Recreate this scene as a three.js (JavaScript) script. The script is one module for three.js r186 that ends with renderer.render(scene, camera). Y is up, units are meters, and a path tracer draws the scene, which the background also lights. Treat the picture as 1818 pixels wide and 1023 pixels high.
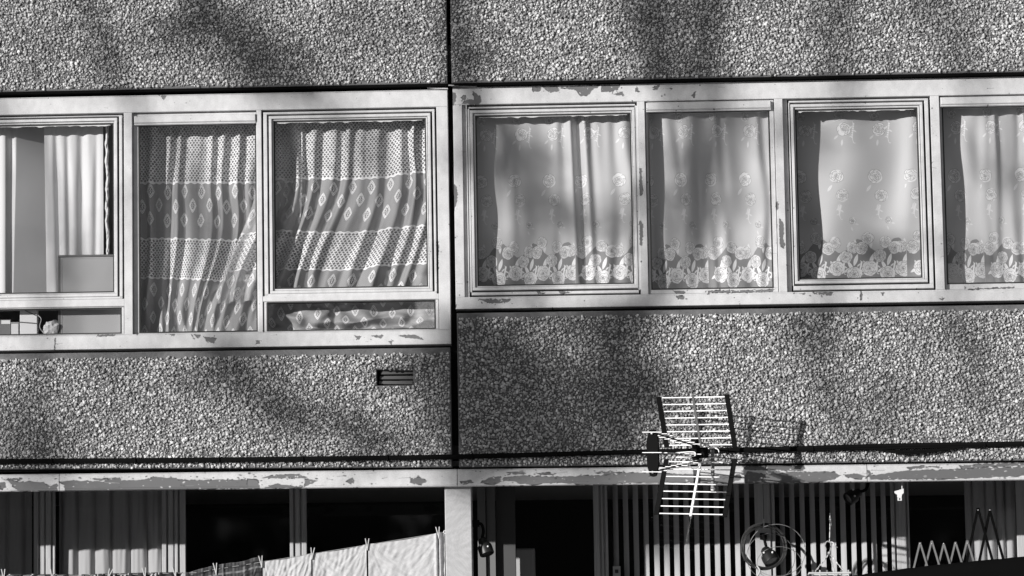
import * as THREE from 'three';
import { mergeGeometries } from 'three/addons/utils/BufferGeometryUtils.js';
import { createNoise2D } from 'simplex-noise';

// ---------------------------------------------------------------- camera, sky, sun, exposure
const BASE = 6.2;                                   // height of the facade's own origin above the street
const scene = new THREE.Scene();
const camera = new THREE.PerspectiveCamera(6.507, 1024 / 576, 0.5, 900);
camera.position.set(0.757, BASE - 4.5, 36);
camera.lookAt(0.757 - 0.092852 * 100, BASE - 4.5 + 0.171064 * 100, 36 - 0.980874 * 100);
camera.rotateZ(-0.004138);
camera.setViewOffset(1024, 576, 371, 238.1, 1024, 576);   // the picture is an off-centre crop of a larger frame

const SUN = new THREE.Vector3(-0.97, 0.25, 1).normalize();
{
  const W = 256, H = 128, d = new Float32Array(W * H * 4);
  for (let j = 0; j < H; j++) for (let i = 0; i < W; i++) {
    const el = ((j + 0.5) / H - 0.5) * Math.PI, az = ((i + 0.5) / W - 0.5) * 2 * Math.PI;
    const c = Math.cos(el) * Math.cos(az) * SUN.x + Math.sin(el) * SUN.y + Math.cos(el) * Math.sin(az) * SUN.z;
    const up = Math.max(0, el) / (Math.PI / 2);
    const l = 0.3 - 0.11 * Math.sqrt(up) + 0.25 * Math.exp((c - 1) * 9);
    const o = (j * W + i) * 4;
    d[o] = l; d[o + 1] = l; d[o + 2] = l * 1.01; d[o + 3] = 1;
  }
  const t = new THREE.DataTexture(d, W, H, THREE.RGBAFormat, THREE.FloatType);
  t.mapping = THREE.EquirectangularReflectionMapping; t.magFilter = THREE.LinearFilter; t.needsUpdate = true;
  scene.background = t; scene.environment = t;
}
const sun = new THREE.DirectionalLight(0xfffdfb, 5);
sun.position.copy(SUN).multiplyScalar(60).add(new THREE.Vector3(0, BASE, 0));
sun.target.position.set(0, BASE, 0);
sun.castShadow = true; sun.shadow.mapSize.set(4096, 4096); sun.shadow.radius = 1;
Object.assign(sun.shadow.camera, { left: -14, right: 14, top: 14, bottom: -14, near: 1, far: 140 });
scene.add(sun, sun.target);

const renderer = new THREE.WebGLRenderer({ antialias: true });
renderer.setSize(1024, 576);
renderer.shadowMap.enabled = true;
renderer.toneMapping = THREE.LinearToneMapping;
renderer.toneMappingExposure = 1.08;

// ---------------------------------------------------------------- helpers
function rng(a) { return () => { a |= 0; a = (a + 0x6d2b79f5) | 0; let t = Math.imul(a ^ (a >>> 15), 1 | a); t = (t + Math.imul(t ^ (t >>> 7), 61 | t)) ^ t; return ((t ^ (t >>> 14)) >>> 0) / 4294967296; }; }
const noise = createNoise2D(rng(11));
const V = (x, y, z) => new THREE.Vector3(x, y, z);
const lerp = (a, b, t) => a + (b - a) * t;
const clamp01 = (x) => Math.min(1, Math.max(0, x));
const smooth = (a, b, x) => { const t = clamp01((x - a) / (b - a)); return t * t * (3 - 2 * t); };
const taken = new Map();
function numbered(name) { const n = taken.get(name) ?? 0; taken.set(name, n + 1); return n ? name + '_' + String(n).padStart(3, '0') : name; }
function lit(o) { o.castShadow = true; o.receiveShadow = true; return o; }
// a thing: a Group at its base (given in facade coordinates); parts are built in facade coordinates and moved into it
function thing(name, label, category, [x, y, z], group) {
  const o = new THREE.Group(); o.name = numbered(name); o.position.set(x, y + BASE, z);
  o.userData = { label, category }; if (group) o.userData.group = group;
  o.origin = V(x, y, z); scene.add(o); return o;
}
function part(owner, name, geometry, material, label) {
  const top = owner.origin ?? owner.parent.origin;
  if (top) geometry.translate(-top.x, -top.y, -top.z);
  const m = lit(new THREE.Mesh(geometry, material)); m.name = name; if (label) m.userData.label = label;
  owner.add(m); return m;
}
function cluster(owner, name, label) { const g = new THREE.Group(); g.name = name; if (label) g.userData.label = label; owner.add(g); return g; }
function faceted(quads) {          // quads: arrays of 4 [x,y,z], counter-clockwise seen from outside; uv = facade metres
  const p = [], uv = [];
  for (const q of quads) for (const k of [0, 1, 2, 0, 2, 3]) { p.push(...q[k]); uv.push(q[k][0], q[k][1]); }
  const g = new THREE.BufferGeometry();
  g.setAttribute('position', new THREE.Float32BufferAttribute(p, 3)); g.setAttribute('uv', new THREE.Float32BufferAttribute(uv, 2));
  g.computeVertexNormals(); return g;
}
// a board with chamfered front edges; z1 is its front
function slab(x0, x1, y0, y1, z0, z1, b = 0.003) {
  const ring = (i, z) => [[x0 + i, y0 + i, z], [x1 - i, y0 + i, z], [x1 - i, y1 - i, z], [x0 + i, y1 - i, z]];
  const A = ring(0, z0), B = ring(0, z1 - b), C = ring(b, z1), q = [];
  for (let k = 0; k < 4; k++) { const n = (k + 1) % 4; q.push([A[k], A[n], B[n], B[k]], [B[k], B[n], C[n], C[k]]); }
  q.push(C, [A[3], A[2], A[1], A[0]]);
  return faceted(q);
}
function ringFrame(o, i, z0, z1, b = 0.003) {   // four boards between outer rect o and inner rect i: [x0,x1,y0,y1]
  return mergeGeometries([slab(o[0], o[1], i[3], o[3], z0, z1, b), slab(o[0], o[1], o[2], i[2], z0, z1, b), slab(o[0], i[0], i[2], i[3], z0, z1, b), slab(i[1], o[1], i[2], i[3], z0, z1, b)]);
}
function rod(a, b, r, r2 = r, seg = 7) {
  const d = b.clone().sub(a), g = new THREE.CylinderGeometry(r2, r, d.length(), seg);
  g.applyQuaternion(new THREE.Quaternion().setFromUnitVectors(V(0, 1, 0), d.clone().normalize()));
  const m = a.clone().add(b).multiplyScalar(0.5); g.translate(m.x, m.y, m.z); return g;
}
function beam(a, b, w, t, up = V(0, 0, 1)) {     // flat bar from a to b, w wide across, t thick along up
  const d = b.clone().sub(a), L = d.length(); d.normalize();
  const s = new THREE.Vector3().crossVectors(up, d).normalize(), n = new THREE.Vector3().crossVectors(s, d);
  const g = new THREE.BoxGeometry(w, L, t); g.applyMatrix4(new THREE.Matrix4().makeBasis(s, d, n));
  const m = a.clone().add(b).multiplyScalar(0.5); g.translate(m.x, m.y, m.z); return g;
}
function pipe(points, r, seg = 60, sides = 7, closed = false) { return new THREE.TubeGeometry(new THREE.CatmullRomCurve3(points, closed), seg, r, sides, closed); }
function sheet(nx, ny, at) {        // at(u, v) -> [x, y, z, s, t]
  const p = [], uv = [], ix = [];
  for (let j = 0; j <= ny; j++) for (let i = 0; i <= nx; i++) { const q = at(i / nx, j / ny); p.push(q[0], q[1], q[2]); uv.push(q[3] ?? i / nx, q[4] ?? 1 - j / ny); }
  for (let j = 0; j < ny; j++) for (let i = 0; i < nx; i++) { const a = j * (nx + 1) + i, b = a + nx + 1; ix.push(a, b, a + 1, b, b + 1, a + 1); }
  const g = new THREE.BufferGeometry();
  g.setAttribute('position', new THREE.Float32BufferAttribute(p, 3)); g.setAttribute('uv', new THREE.Float32BufferAttribute(uv, 2));
  g.setIndex(ix); g.computeVertexNormals(); return g;
}
const grey = (v) => new THREE.Color().setRGB(v, v, v * 1.005);
const mat = (v, roughness = 0.85, more = {}) => new THREE.MeshStandardMaterial({ color: grey(v), roughness, ...more });
function canvas(W, H, fill) { const c = document.createElement('canvas'); c.width = W; c.height = H; const x = c.getContext('2d'); x.fillStyle = fill; x.fillRect(0, 0, W, H); return [c, x]; }
function tex(c, srgb, w = 1, h = 1, x0 = 0, y0 = 0, wrap = THREE.ClampToEdgeWrapping) {   // texture laid over w x h metres from x0, y0
  const t = new THREE.CanvasTexture(c); t.magFilter = THREE.LinearFilter; t.wrapS = t.wrapT = wrap;
  if (srgb) t.colorSpace = THREE.SRGBColorSpace;
  t.repeat.set(1 / w, 1 / h); t.offset.set(-x0 / w, -y0 / h); return t;
}
const css = (v) => `rgb(${v | 0},${v | 0},${Math.min(255, v + 1) | 0})`;

// ---------------------------------------------------------------- paint that has come off (outlines surveyed on the facade, metres)
const FASCIA_PEEL = [[-3.677,-1.341,-3.639,-1.347,-3.634,-1.373,-3.655,-1.394,-3.676,-1.389],[-3.623,-1.331,-3.602,-1.315,-3.58,-1.337,-3.537,-1.343,-3.494,-1.338,-3.366,-1.345,-3.323,-1.377,-3.27,-1.357,-3.261,-1.41,-3.537,-1.407,-3.575,-1.385],[-3.66,-1.318,-3.516,-1.315,-3.516,-1.324,-3.644,-1.327],[-3.248,-1.341,-3.174,-1.337,-2.928,-1.345,-2.885,-1.321,-2.816,-1.322,-2.805,-1.341,-2.661,-1.338,-2.555,-1.318,-2.406,-1.327,-2.395,-1.341,-2.235,-1.343,-1.864,-1.347,-1.827,-1.374,-1.816,-1.406,-2.204,-1.407,-2.353,-1.416,-2.587,-1.413,-2.821,-1.415,-3.206,-1.416,-3.216,-1.368],[-3.013,-1.323,-2.907,-1.324,-2.896,-1.34,-2.992,-1.337],[-1.899,-1.342,-1.835,-1.348,-1.815,-1.406,-1.9,-1.411],[-1.803,-1.332,-1.687,-1.313,-1.538,-1.309,-1.475,-1.336,-1.634,-1.337,-1.782,-1.338],[-1.783,-1.407,-1.687,-1.376,-1.645,-1.387,-1.497,-1.405,-1.581,-1.409],[-1.491,-1.345,-1.401,-1.358,-1.454,-1.384,-1.502,-1.405,-1.486,-1.368],[-1.195,-1.366,-1.157,-1.342,-1.136,-1.367,-1.168,-1.388],[-0.74,-1.351,-0.682,-1.341,-0.624,-1.368,-0.667,-1.397,-0.741,-1.382],[-0.387,-1.376,-0.313,-1.367,-0.308,-1.388,-0.366,-1.398],[-0.24,-1.383,-0.166,-1.347,-0.103,-1.343,-0.098,-1.385,-0.156,-1.405],[-0.086,-1.355,-0.029,-1.347,0.04,-1.339,0.231,-1.35,0.37,-1.352,0.491,-1.345,0.621,-1.347,0.734,-1.326,1.045,-1.339,1.269,-1.35,1.527,-1.362,1.588,-1.354,1.587,-1.389,1.526,-1.407,1.017,-1.404,0.922,-1.403,0.749,-1.405,0.619,-1.416,0.455,-1.41,0.317,-1.391,0.109,-1.406,0.039,-1.4,-0.013,-1.378,-0.082,-1.373],[-0.072,-1.321,0.041,-1.313,0.084,-1.327,-0.012,-1.332],[0.145,-1.323,0.249,-1.322,0.292,-1.33,0.179,-1.337],[0.569,-1.324,0.665,-1.317,0.768,-1.331,0.647,-1.343],[1.618,-1.362,1.642,-1.328,1.753,-1.352,1.9,-1.343,1.978,-1.338,2.248,-1.342,2.292,-1.37,2.201,-1.403,2.089,-1.413,1.617,-1.413],[1.598,-1.288,1.98,-1.282,2.047,-1.3,2.024,-1.333,1.9,-1.326,1.619,-1.317],[2.314,-1.365,2.382,-1.355,2.46,-1.373,2.426,-1.395,2.336,-1.382],[2.472,-1.33,2.494,-1.339,2.505,-1.373,2.606,-1.357,2.707,-1.34,2.931,-1.336,3.098,-1.333,3.565,-1.319,3.656,-1.32,3.654,-1.387,3.563,-1.386,3.208,-1.399,2.873,-1.403,2.605,-1.399,2.493,-1.396],[2.741,-1.314,2.876,-1.304,2.909,-1.322,2.786,-1.329],[2.876,-1.31,2.976,-1.311,2.976,-1.325],[3.121,-1.307,3.322,-1.307,3.322,-1.321,3.143,-1.33],[3.211,-1.297,3.657,-1.289,3.657,-1.309,3.233,-1.32]];
const RIGHT_PEEL = [[0.17,1.459,0.231,1.454,0.23,1.437,0.176,1.426],[0.241,1.462,0.352,1.466,0.362,1.425,0.291,1.42],[0.362,1.455,0.665,1.466,0.604,1.434,0.563,1.39,0.512,1.391,0.483,1.432],[0.665,1.46,0.796,1.463,0.785,1.431,0.725,1.417,0.664,1.419],[0.744,1.396,0.815,1.416,0.821,1.385],[0.917,1.455,0.936,1.413,0.906,1.414],[1.027,1.442,1.088,1.466,1.067,1.425],[1.307,1.375,1.338,1.411,1.327,1.358],[1.148,1.44,1.172,1.435,1.16,1.423],[-0.413,1.437,-0.379,1.427,-0.379,1.375,-0.399,1.34,-0.412,1.34],[-0.344,1.394,-0.325,1.413,-0.306,1.406,-0.306,1.38,-0.332,1.377],[-0.261,1.437,-0.242,1.43,-0.205,1.397,-0.199,1.359,-0.218,1.343,-0.339,1.349,-0.3,1.38,-0.249,1.379],[-0.159,1.467,-0.134,1.464,-0.141,1.457],[-0.232,-0.07,-0.006,-0.073,-0.034,-0.095,-0.16,-0.102],[0.175,-0.016,0.238,-0.03,0.184,-0.036],[0.328,-0.018,0.418,-0.029,0.346,-0.037],[0.926,0.857,0.94,0.857,0.944,0.674,0.925,0.656],[0.918,0.482,0.943,0.454,0.932,0.299,0.915,0.305],[-0.415,0.771,-0.39,0.752,-0.376,0.697,-0.403,0.569,-0.413,0.624],[-0.413,-0.116,-0.395,-0.098,-0.403,-0.134],[1.148,-0.029,1.229,-0.034,1.223,-0.047,1.157,-0.044],[1.39,-0.029,1.632,-0.033,1.865,-0.026,1.846,-0.044,1.56,-0.05,1.399,-0.044],[1.165,-0.069,1.228,-0.067,1.219,-0.092,1.183,-0.091],[1.891,0.599,1.905,0.593,1.9,0.539,1.888,0.548],[1.913,0.475,1.941,0.438,1.928,0.347,1.914,0.365],[1.909,0.311,1.948,0.299,1.936,0.26,1.915,0.274],[2.031,-0.064,2.075,-0.061,2.072,-0.073],[2.129,-0.056,2.272,-0.062,2.262,-0.08,2.147,-0.071],[2.61,-0.064,2.637,-0.068,2.627,-0.089],[3.018,-0.116,3.057,-0.114,3.044,-0.132],[3.224,-0.047,3.553,-0.034,3.549,-0.043,3.233,-0.056],[2.468,-0.053,2.479,-0.053,2.474,-0.116,2.466,-0.116],[1.91,0.474,1.942,0.437,1.93,0.274,1.909,0.292]];
const LEFT_PEEL = [[-2.285,-0.289,-2.235,-0.3,-2.255,-0.32],[-2.215,-0.306,-2.12,-0.322,-2.144,-0.356,-2.195,-0.341],[-2.467,-0.286,-2.417,-0.287,-2.427,-0.301],[-2.516,1.451,-2.475,1.447,-2.49,1.418],[-1.837,-0.342,-1.811,-0.343,-1.817,-0.367,-1.836,-0.362],[-3.289,-0.304,-3.281,-0.304,-3.283,-0.385,-3.291,-0.385],[-2.984,-0.284,-2.852,-0.28,-2.857,-0.292,-2.974,-0.295],[-1.836,-0.341,-1.806,-0.342,-1.812,-0.366],[-1.131,-0.317,-1.08,-0.324,-1.101,-0.348],[-1.01,-0.319,-0.92,-0.315,-0.94,-0.34],[-0.89,-0.361,-0.86,-0.362,-0.866,-0.388],[-0.819,-0.322,-0.689,-0.318,-0.639,-0.351,-0.769,-0.337],[-0.535,0.352,-0.519,0.351,-0.524,0.149,-0.532,0.149]];

// weathered white paint over x0..x0+w, y0..y0+h: mottling, specks, hair cracks and peeled patches
function paint(x0, y0, w, h, W, H, peel, seed, base, under, specks) {
  const R = rng(seed), [c, g] = canvas(W, H, css(base)), [cb, gb] = canvas(W, H, '#ffffff'), sx = W / w, sy = H / h;
  const im = g.getImageData(0, 0, W, H), d = im.data;
  for (let j = 0; j < H; j++) for (let i = 0; i < W; i++) {
    const x = i / sx, y = j / sy, k = (j * W + i) * 4;
    const n = noise(x * 1.7 + seed, y * 2.3) * 6 + noise(x * 14, y * 9 + seed) * 6 + noise(x * 60, y * 60 + seed) * 4 + (R() - 0.5) * 14;
    d[k] = d[k + 1] = base + n; d[k + 2] = base + n + 1;
  }
  g.putImageData(im, 0, 0);
  const px = (x) => (x - x0) * sx, py = (y) => H - (y - y0) * sy;
  const blot = (pts, tone, ctx, spread) => {      // polygon with a ragged, flaking outline
    ctx.fillStyle = css(tone); ctx.beginPath();
    for (let k = 0; k < pts.length; k += 2) {
      const ax = px(pts[k]), ay = py(pts[k + 1]), bx = px(pts[(k + 2) % pts.length]), by = py(pts[(k + 3) % pts.length]), L = Math.hypot(bx - ax, by - ay), n = Math.max(1, Math.round(L / 4));
      for (let s = 0; s < n; s++) { const t = s / n; ctx.lineTo(ax + (bx - ax) * t + (R() - 0.5) * spread, ay + (by - ay) * t + (R() - 0.5) * spread); }
    }
    ctx.closePath(); ctx.fill();
  };
  for (const p of peel) {
    const s = R; const save = [R() * 1e6 | 0];
    blot(p, under - 45, g, 5); blot(p, under + (s() - 0.5) * 12, g, 3); blot(p, 0, gb, 3); void save;
    let ax = 1e9, bx = -1e9, ay = 1e9, by = -1e9;
    for (let k = 0; k < p.length; k += 2) { ax = Math.min(ax, p[k]); bx = Math.max(bx, p[k]); ay = Math.min(ay, p[k + 1]); by = Math.max(by, p[k + 1]); }
    const n = Math.round((bx - ax) * 60);
    for (let k = 0; k < n; k++) {                  // scraps of paint left on the patch and chips around it
      const x = lerp(ax - 0.02, bx + 0.02, R()), y = lerp(ay - 0.008, by + 0.008, R()), r = 0.001 + R() * 0.004;
      g.fillStyle = css(R() < 0.4 ? base - 5 : under - 20 + R() * 40); g.beginPath(); g.ellipse(px(x), py(y), r * sx * (1 + R() * 2), r * sy, R() * 3, 0, 7); g.fill();
    }
  }
  for (let k = 0; k < specks; k++) {
    const x = R() * W, y = R() * H, r = 0.5 + R() * R() * 2.2; g.fillStyle = css(60 + R() * 80);
    g.beginPath(); g.ellipse(x, y, r * (0.6 + R()), r, R() * 3, 0, 7); g.fill();
    if (R() < 0.25) { g.strokeStyle = css(110 + R() * 50); g.lineWidth = 0.8; g.beginPath(); g.moveTo(x, y); g.lineTo(x + (R() - 0.5) * 40, y + (R() - 0.5) * 6); g.stroke(); }
  }
  return new THREE.MeshStandardMaterial({ map: tex(c, true, w, h, x0, y0), bumpMap: tex(cb, false, w, h, x0, y0), bumpScale: 0.0012, roughness: 0.62 });
}
const paintLeft = paint(-4.75, -0.45, 4.35, 2.0, 2048, 1024, LEFT_PEEL, 5, 194, 110, 420);
const paintRight = paint(-0.45, -0.25, 5.2, 1.8, 2048, 720, RIGHT_PEEL, 9, 192, 100, 620);
const paintFascia = paint(-4.75, -1.45, 9.5, 0.19, 2048, 64, FASCIA_PEEL, 13, 190, 98, 260);

// mineral mottling shared by concrete and render (tiles every 1.5 m)
function mottled(seed, lo, hi, fine = 0.5) {
  const S = 512, R = rng(seed), [c, g] = canvas(S, S, '#888'), im = g.getImageData(0, 0, S, S), d = im.data;
  for (let j = 0; j < S; j++) for (let i = 0; i < S; i++) {
    const a = i / S * Math.PI * 2, b = j / S * Math.PI * 2;
    const n = noise(Math.cos(a) * 1.3 + Math.cos(b) * 2.1 + seed, Math.sin(a) * 1.3 + Math.sin(b) * 2.1) * 0.3 + noise(Math.cos(a) * 6 + Math.sin(b) * 5, Math.sin(a) * 6 + Math.cos(b) * 5 + seed) * 0.2;
    const v = lerp(lo, hi, clamp01(0.5 + n + (R() - 0.5) * fine)), k = (j * S + i) * 4;
    d[k] = d[k + 1] = v; d[k + 2] = v + 1;
  }
  g.putImageData(im, 0, 0); return c;
}
const concreteCanvas = mottled(3, 95, 150), woodCanvas = (() => {
  const [c, g] = canvas(256, 512, css(176)), R = rng(4);
  for (let k = 0; k < 420; k++) { g.globalAlpha = 0.12 + R() * 0.16; g.fillStyle = css(R() < 0.6 ? 120 : 215); g.fillRect(R() * 256, R() * 512 - 100, 0.6 + R() * 1.6, 40 + R() * 300); }
  return c;
})();
const M = {
  concrete: new THREE.MeshStandardMaterial({ map: tex(concreteCanvas, true, 1.5, 1.5, 0, 0, THREE.RepeatWrapping), roughness: 0.95 }),
  render: new THREE.MeshStandardMaterial({ map: tex(mottled(6, 84, 116), true, 1.5, 1.5, 0, 0, THREE.RepeatWrapping), roughness: 0.95 }),
  pillar: new THREE.MeshStandardMaterial({ map: tex(mottled(15, 158, 184, 0.8), true, 0.7, 0.7, 0, 0, THREE.RepeatWrapping), roughness: 0.9 }),
  darkGap: mat(0.012, 0.95),
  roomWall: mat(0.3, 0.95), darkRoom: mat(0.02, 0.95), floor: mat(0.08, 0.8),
  timber: new THREE.MeshStandardMaterial({ map: tex(woodCanvas, true, 0.35, 0.9, 0, 0, THREE.RepeatWrapping), roughness: 0.6 }),
  darkFrame: mat(0.06, 0.6), seal: mat(0.02, 0.7), putty: mat(0.55, 0.9),
  glass: new THREE.MeshPhysicalMaterial({ color: grey(0.93), roughness: 0.03, transmission: 1, thickness: 0, ior: 1.5 }),
  aluminium: mat(0.82, 0.4, { metalness: 0.15 }), blackPlastic: new THREE.MeshPhysicalMaterial({ color: grey(0.008), roughness: 0.9, specularIntensity: 0.06 }), matt: new THREE.MeshPhysicalMaterial({ color: grey(0.005), roughness: 1, specularIntensity: 0.03, side: THREE.DoubleSide }), rubber: new THREE.MeshPhysicalMaterial({ color: grey(0.007), roughness: 0.9, specularIntensity: 0.05 }),
  greyBar: mat(0.2, 0.6), steel: mat(0.7, 0.45, { metalness: 0.3 }), cement: mat(0.3, 0.95),
};

// ================================================================ the street
{
  const g = lit(new THREE.Mesh(new THREE.CircleGeometry(420, 96).rotateX(-Math.PI / 2), new THREE.MeshStandardMaterial({ map: (() => { const t = tex(mottled(8, 125, 165), true, 1, 1, 0, 0, THREE.RepeatWrapping); t.repeat.set(200, 200); return t; })(), roughness: 0.95 })));
  g.name = 'ground'; g.userData = { kind: 'structure' }; scene.add(g);
}

// ================================================================ the apartment building
const house = thing('apartment_building', 'apartment block facade of pebble-dashed panels with white-framed window strips above a balcony', 'building', [0, 0, 0]);

// ---- pebble-dashed panels
const pebbleGeometries = [1, 2, 3].map((s) => {
  const R = rng(s * 77), g = new THREE.IcosahedronGeometry(1, 1), p = g.attributes.position, key = new Map();
  for (let k = 0; k < p.count; k++) {
    const id = [p.getX(k), p.getY(k), p.getZ(k)].map((v) => v.toFixed(3)).join();
    if (!key.has(id)) key.set(id, 0.78 + R() * 0.42);
    const f = key.get(id); p.setXYZ(k, p.getX(k) * f, p.getY(k) * f, p.getZ(k) * f);
  }
  g.computeVertexNormals(); return g;
});
const pebbleMaterial = mat(1, 0.85);
function pebbles(owner, inside, box, seed) {
  const R = rng(seed), lists = [[], [], []], pitch = 0.0148;
  for (let y = box[2]; y < box[3]; y += pitch * 0.87) for (let x = box[0]; x < box[1]; x += pitch) {
    const X = x + (R() - 0.5) * pitch * 1.25, Y = y + (R() - 0.5) * pitch * 1.25, k = R();
    if (!inside(X, Y)) continue;
    const r = 0.0042 + Math.pow(R(), 1.8) * 0.0074;
    lists[Math.floor(k * 2.999)].push([X, Y, 0.001 + r * (0.15 + R() * 1.05), r, R(), R(), R(), R()]);
  }
  const q = new THREE.Quaternion(), e = new THREE.Euler(), m = new THREE.Matrix4(), col = new THREE.Color();
  lists.forEach((list, n) => {
    const im = lit(new THREE.InstancedMesh(pebbleGeometries[n], pebbleMaterial, list.length));
    im.name = 'pebble_dash'; im.userData.kind = 'stuff';
    list.forEach(([X, Y, Z, r, a, b, c, t], k) => {
      e.set(a * 6.3, b * 6.3, c * 6.3); q.setFromEuler(e);
      m.compose(V(X, Y, Z), q, V(r * (0.8 + a * 0.6), r * (0.7 + b * 0.5), r * (0.75 + c * 0.3))); im.setMatrixAt(k, m);
      const v = t < 0.2 ? 0.14 + a * 0.12 : t > 0.84 ? 0.56 + b * 0.18 : 0.33 + c * 0.2; im.setColorAt(k, col.setRGB(v, v, v));
    });
    owner.add(im);
  });
}
function panel(poly, margin, hole, seed, label) {
  const s = new THREE.Shape(poly.map(([x, y]) => new THREE.Vector2(x, y)));
  if (hole) s.holes.push(new THREE.Path(hole.map(([x, y]) => new THREE.Vector2(x, y))));
  const g = new THREE.ExtrudeGeometry(s, { depth: 0.2 - 0.005, bevelEnabled: true, bevelThickness: 0.005, bevelSize: 0.005, bevelOffset: -0.005, bevelSegments: 1 }); g.translate(0, 0, -0.2);
  const m = part(house, 'wall_panel', g, M.render, label);
  const xs = poly.map((p) => p[0]), ys = poly.map((p) => p[1]);
  const bottom = (x) => lerp(poly[0][1], poly[1][1], (x - poly[0][0]) / (poly[1][0] - poly[0][0]));
  const x0 = Math.min(...xs), x1 = Math.max(...xs), y0 = Math.min(...ys), y1 = Math.max(...ys);
  const R = rng(seed + 1);
  pebbles(m, (x, y) => x > x0 + margin.side && x < x1 - margin.side && y > bottom(x) + margin.bottom + R() * 0.004 && y < y1 - margin.top - R() * 0.006 &&
    !(hole && x > hole[0][0] - 0.01 + R() * 0.008 && x < hole[1][0] + 0.006 + R() * 0.012 && y > hole[0][1] - 0.01 && y < hole[2][1] + 0.008), [x0, x1, y0, y1], seed);
  return m;
}
panel([[-4.7, 1.49], [-0.436, 1.49], [-0.436, 3.2], [-4.7, 3.2]], { side: 0.007, bottom: 0.009, top: 0 }, null, 21);
panel([[-0.408, 1.49], [4.7, 1.491], [4.7, 3.2], [-0.408, 3.2]], { side: 0.007, bottom: 0.009, top: 0 }, null, 22);
panel([[-4.7, -1.238], [-0.445, -1.274], [-0.445, -0.42], [-4.7, -0.418]], { side: 0.01, bottom: 0.004, top: 0.04 }, [[-0.972, -0.686], [-0.708, -0.686], [-0.714, -0.582], [-0.972, -0.569]], 23);
panel([[-0.395, -1.274], [4.7, -1.278], [4.7, -0.176], [-0.395, -0.175]], { side: 0.012, bottom: 0.004, top: 0.034 }, null, 24);
{ // the louvred vent in the left parapet panel
  const v = cluster(house, 'air_vent', 'small dark louvred vent in the left panel');
  part(v, 'vent_box', slab(-0.99, -0.69, -0.70, -0.55, -0.2, -0.16), M.darkGap);
  for (let k = 0; k < 3; k++) {
    const y = -0.662 + k * 0.036, g = new THREE.BoxGeometry(0.24, 0.026, 0.006); g.rotateX(-0.5); g.rotateZ(0.012 * (k - 1) - 0.01); g.translate(-0.838 + 0.006 * k, y, -0.045);
    part(v, 'louvre', g, mat(0.1, 0.9));
  }
}
// ---- what closes the joints behind
part(house, 'joint_backing', slab(-0.47, -0.37, -1.3, 3.2, -0.3, -0.212), M.darkGap);
part(house, 'lintel', slab(-4.7, 4.7, 1.4, 1.6, -0.27, -0.207), M.darkGap);
part(house, 'joint_filler', slab(-4.7, 4.7, 1.472, 1.4895, -0.199, -0.012, 0.001), M.matt);
part(house, 'sill_backing', slab(-4.7, -0.47, -0.47, -0.33, -0.27, -0.207), M.darkGap);
part(house, 'sill_backing', slab(-0.37, 4.7, -0.22, -0.1, -0.27, -0.207), M.darkGap);

// ---- window strips
const ZF = -0.07, ZB = -0.2;
function board(owner, name, x0, x1, y0, y1, m, z1 = ZF, z0 = ZB) { return part(owner, name, slab(x0, x1, y0, y1, z0, z1), m); }
function pane(owner, r, z) { const m = part(owner, 'pane', new THREE.PlaneGeometry(r[1] - r[0] + 0.012, r[3] - r[2] + 0.012).translate((r[0] + r[1]) / 2, (r[2] + r[3]) / 2, z), M.glass); return m; }
function casement(owner, open, sash, glass, m, seed) {
  const R = rng(seed), g = 0.013;
  const o = [open[0] + g, open[1] - g, open[2] + g, open[3] - 0.016], i = [sash[0] - g, sash[1] + g, sash[2] - g, sash[3] + g];
  part(owner, 'casement_frame', ringFrame(o, i, ZB, ZF - 0.009), m);
  part(owner, 'frame_rebate', ringFrame([open[0], open[1], open[2], open[3]], [sash[0] + 0.02, sash[1] - 0.02, sash[2] + 0.02, sash[3] - 0.02], ZB - 0.02, -0.135), M.seal);
  const mid = [sash[0] + 0.021, sash[1] - 0.021, sash[2] + 0.021, sash[3] - 0.021];
  part(owner, 'sash', ringFrame(sash, mid, -0.13, ZF - 0.002), m);
  const b = 0.0075, bead = [mid[0] + 0.003, mid[1] - 0.003, mid[2] + 0.003, mid[3] - 0.003];
  part(owner, 'glazing_bead', ringFrame(bead, [glass[0] - 0.007, glass[1] + 0.007, glass[2] - 0.007, glass[3] + 0.007], -0.13, ZF - 0.018, 0.003), m);
  part(owner, 'glazing_seal', ringFrame([glass[0] - b, glass[1] + b, glass[2] - b, glass[3] + b], [glass[0] + 0.003, glass[1] - 0.003, glass[2] + 0.003, glass[3] - 0.003], -0.125, -0.098, 0.001), M.seal);
  pane(owner, glass, -0.108);
  // ragged putty along the head of the glass
  const s = new THREE.Shape(), n = 60, w = glass[1] - glass[0]; s.moveTo(glass[0] + 0.02, glass[3] - 0.004);
  for (let k = 0; k <= n; k++) s.lineTo(glass[0] + 0.02 + (w - 0.04) * k / n, glass[3] - 0.007 - Math.max(0, noise(k * 0.17, seed * 3.1) * 0.010 + (R() - 0.4) * 0.003));
  s.lineTo(glass[1] - 0.02, glass[3] - 0.004);
  part(owner, 'putty', new THREE.ExtrudeGeometry(s, { depth: 0.003, bevelEnabled: false }).translate(0, 0, -0.105), M.putty);
}
function fixedLight(owner, open, glass, m, z = -0.118) {
  part(owner, 'glazing_bead', ringFrame([open[0] + 0.003, open[1] - 0.003, open[2] + 0.003, open[3] - 0.003], [glass[0] - 0.005, glass[1] + 0.005, glass[2] - 0.005, glass[3] + 0.005], ZB, z + 0.006, 0.004), m);
  part(owner, 'glazing_seal', ringFrame([glass[0] - 0.0055, glass[1] + 0.0055, glass[2] - 0.0055, glass[3] + 0.0055], [glass[0] + 0.003, glass[1] - 0.003, glass[2] + 0.003, glass[3] - 0.003], z - 0.02, z + 0.0075, 0.001), M.seal);
  pane(owner, glass, z - 0.004);
}
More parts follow.
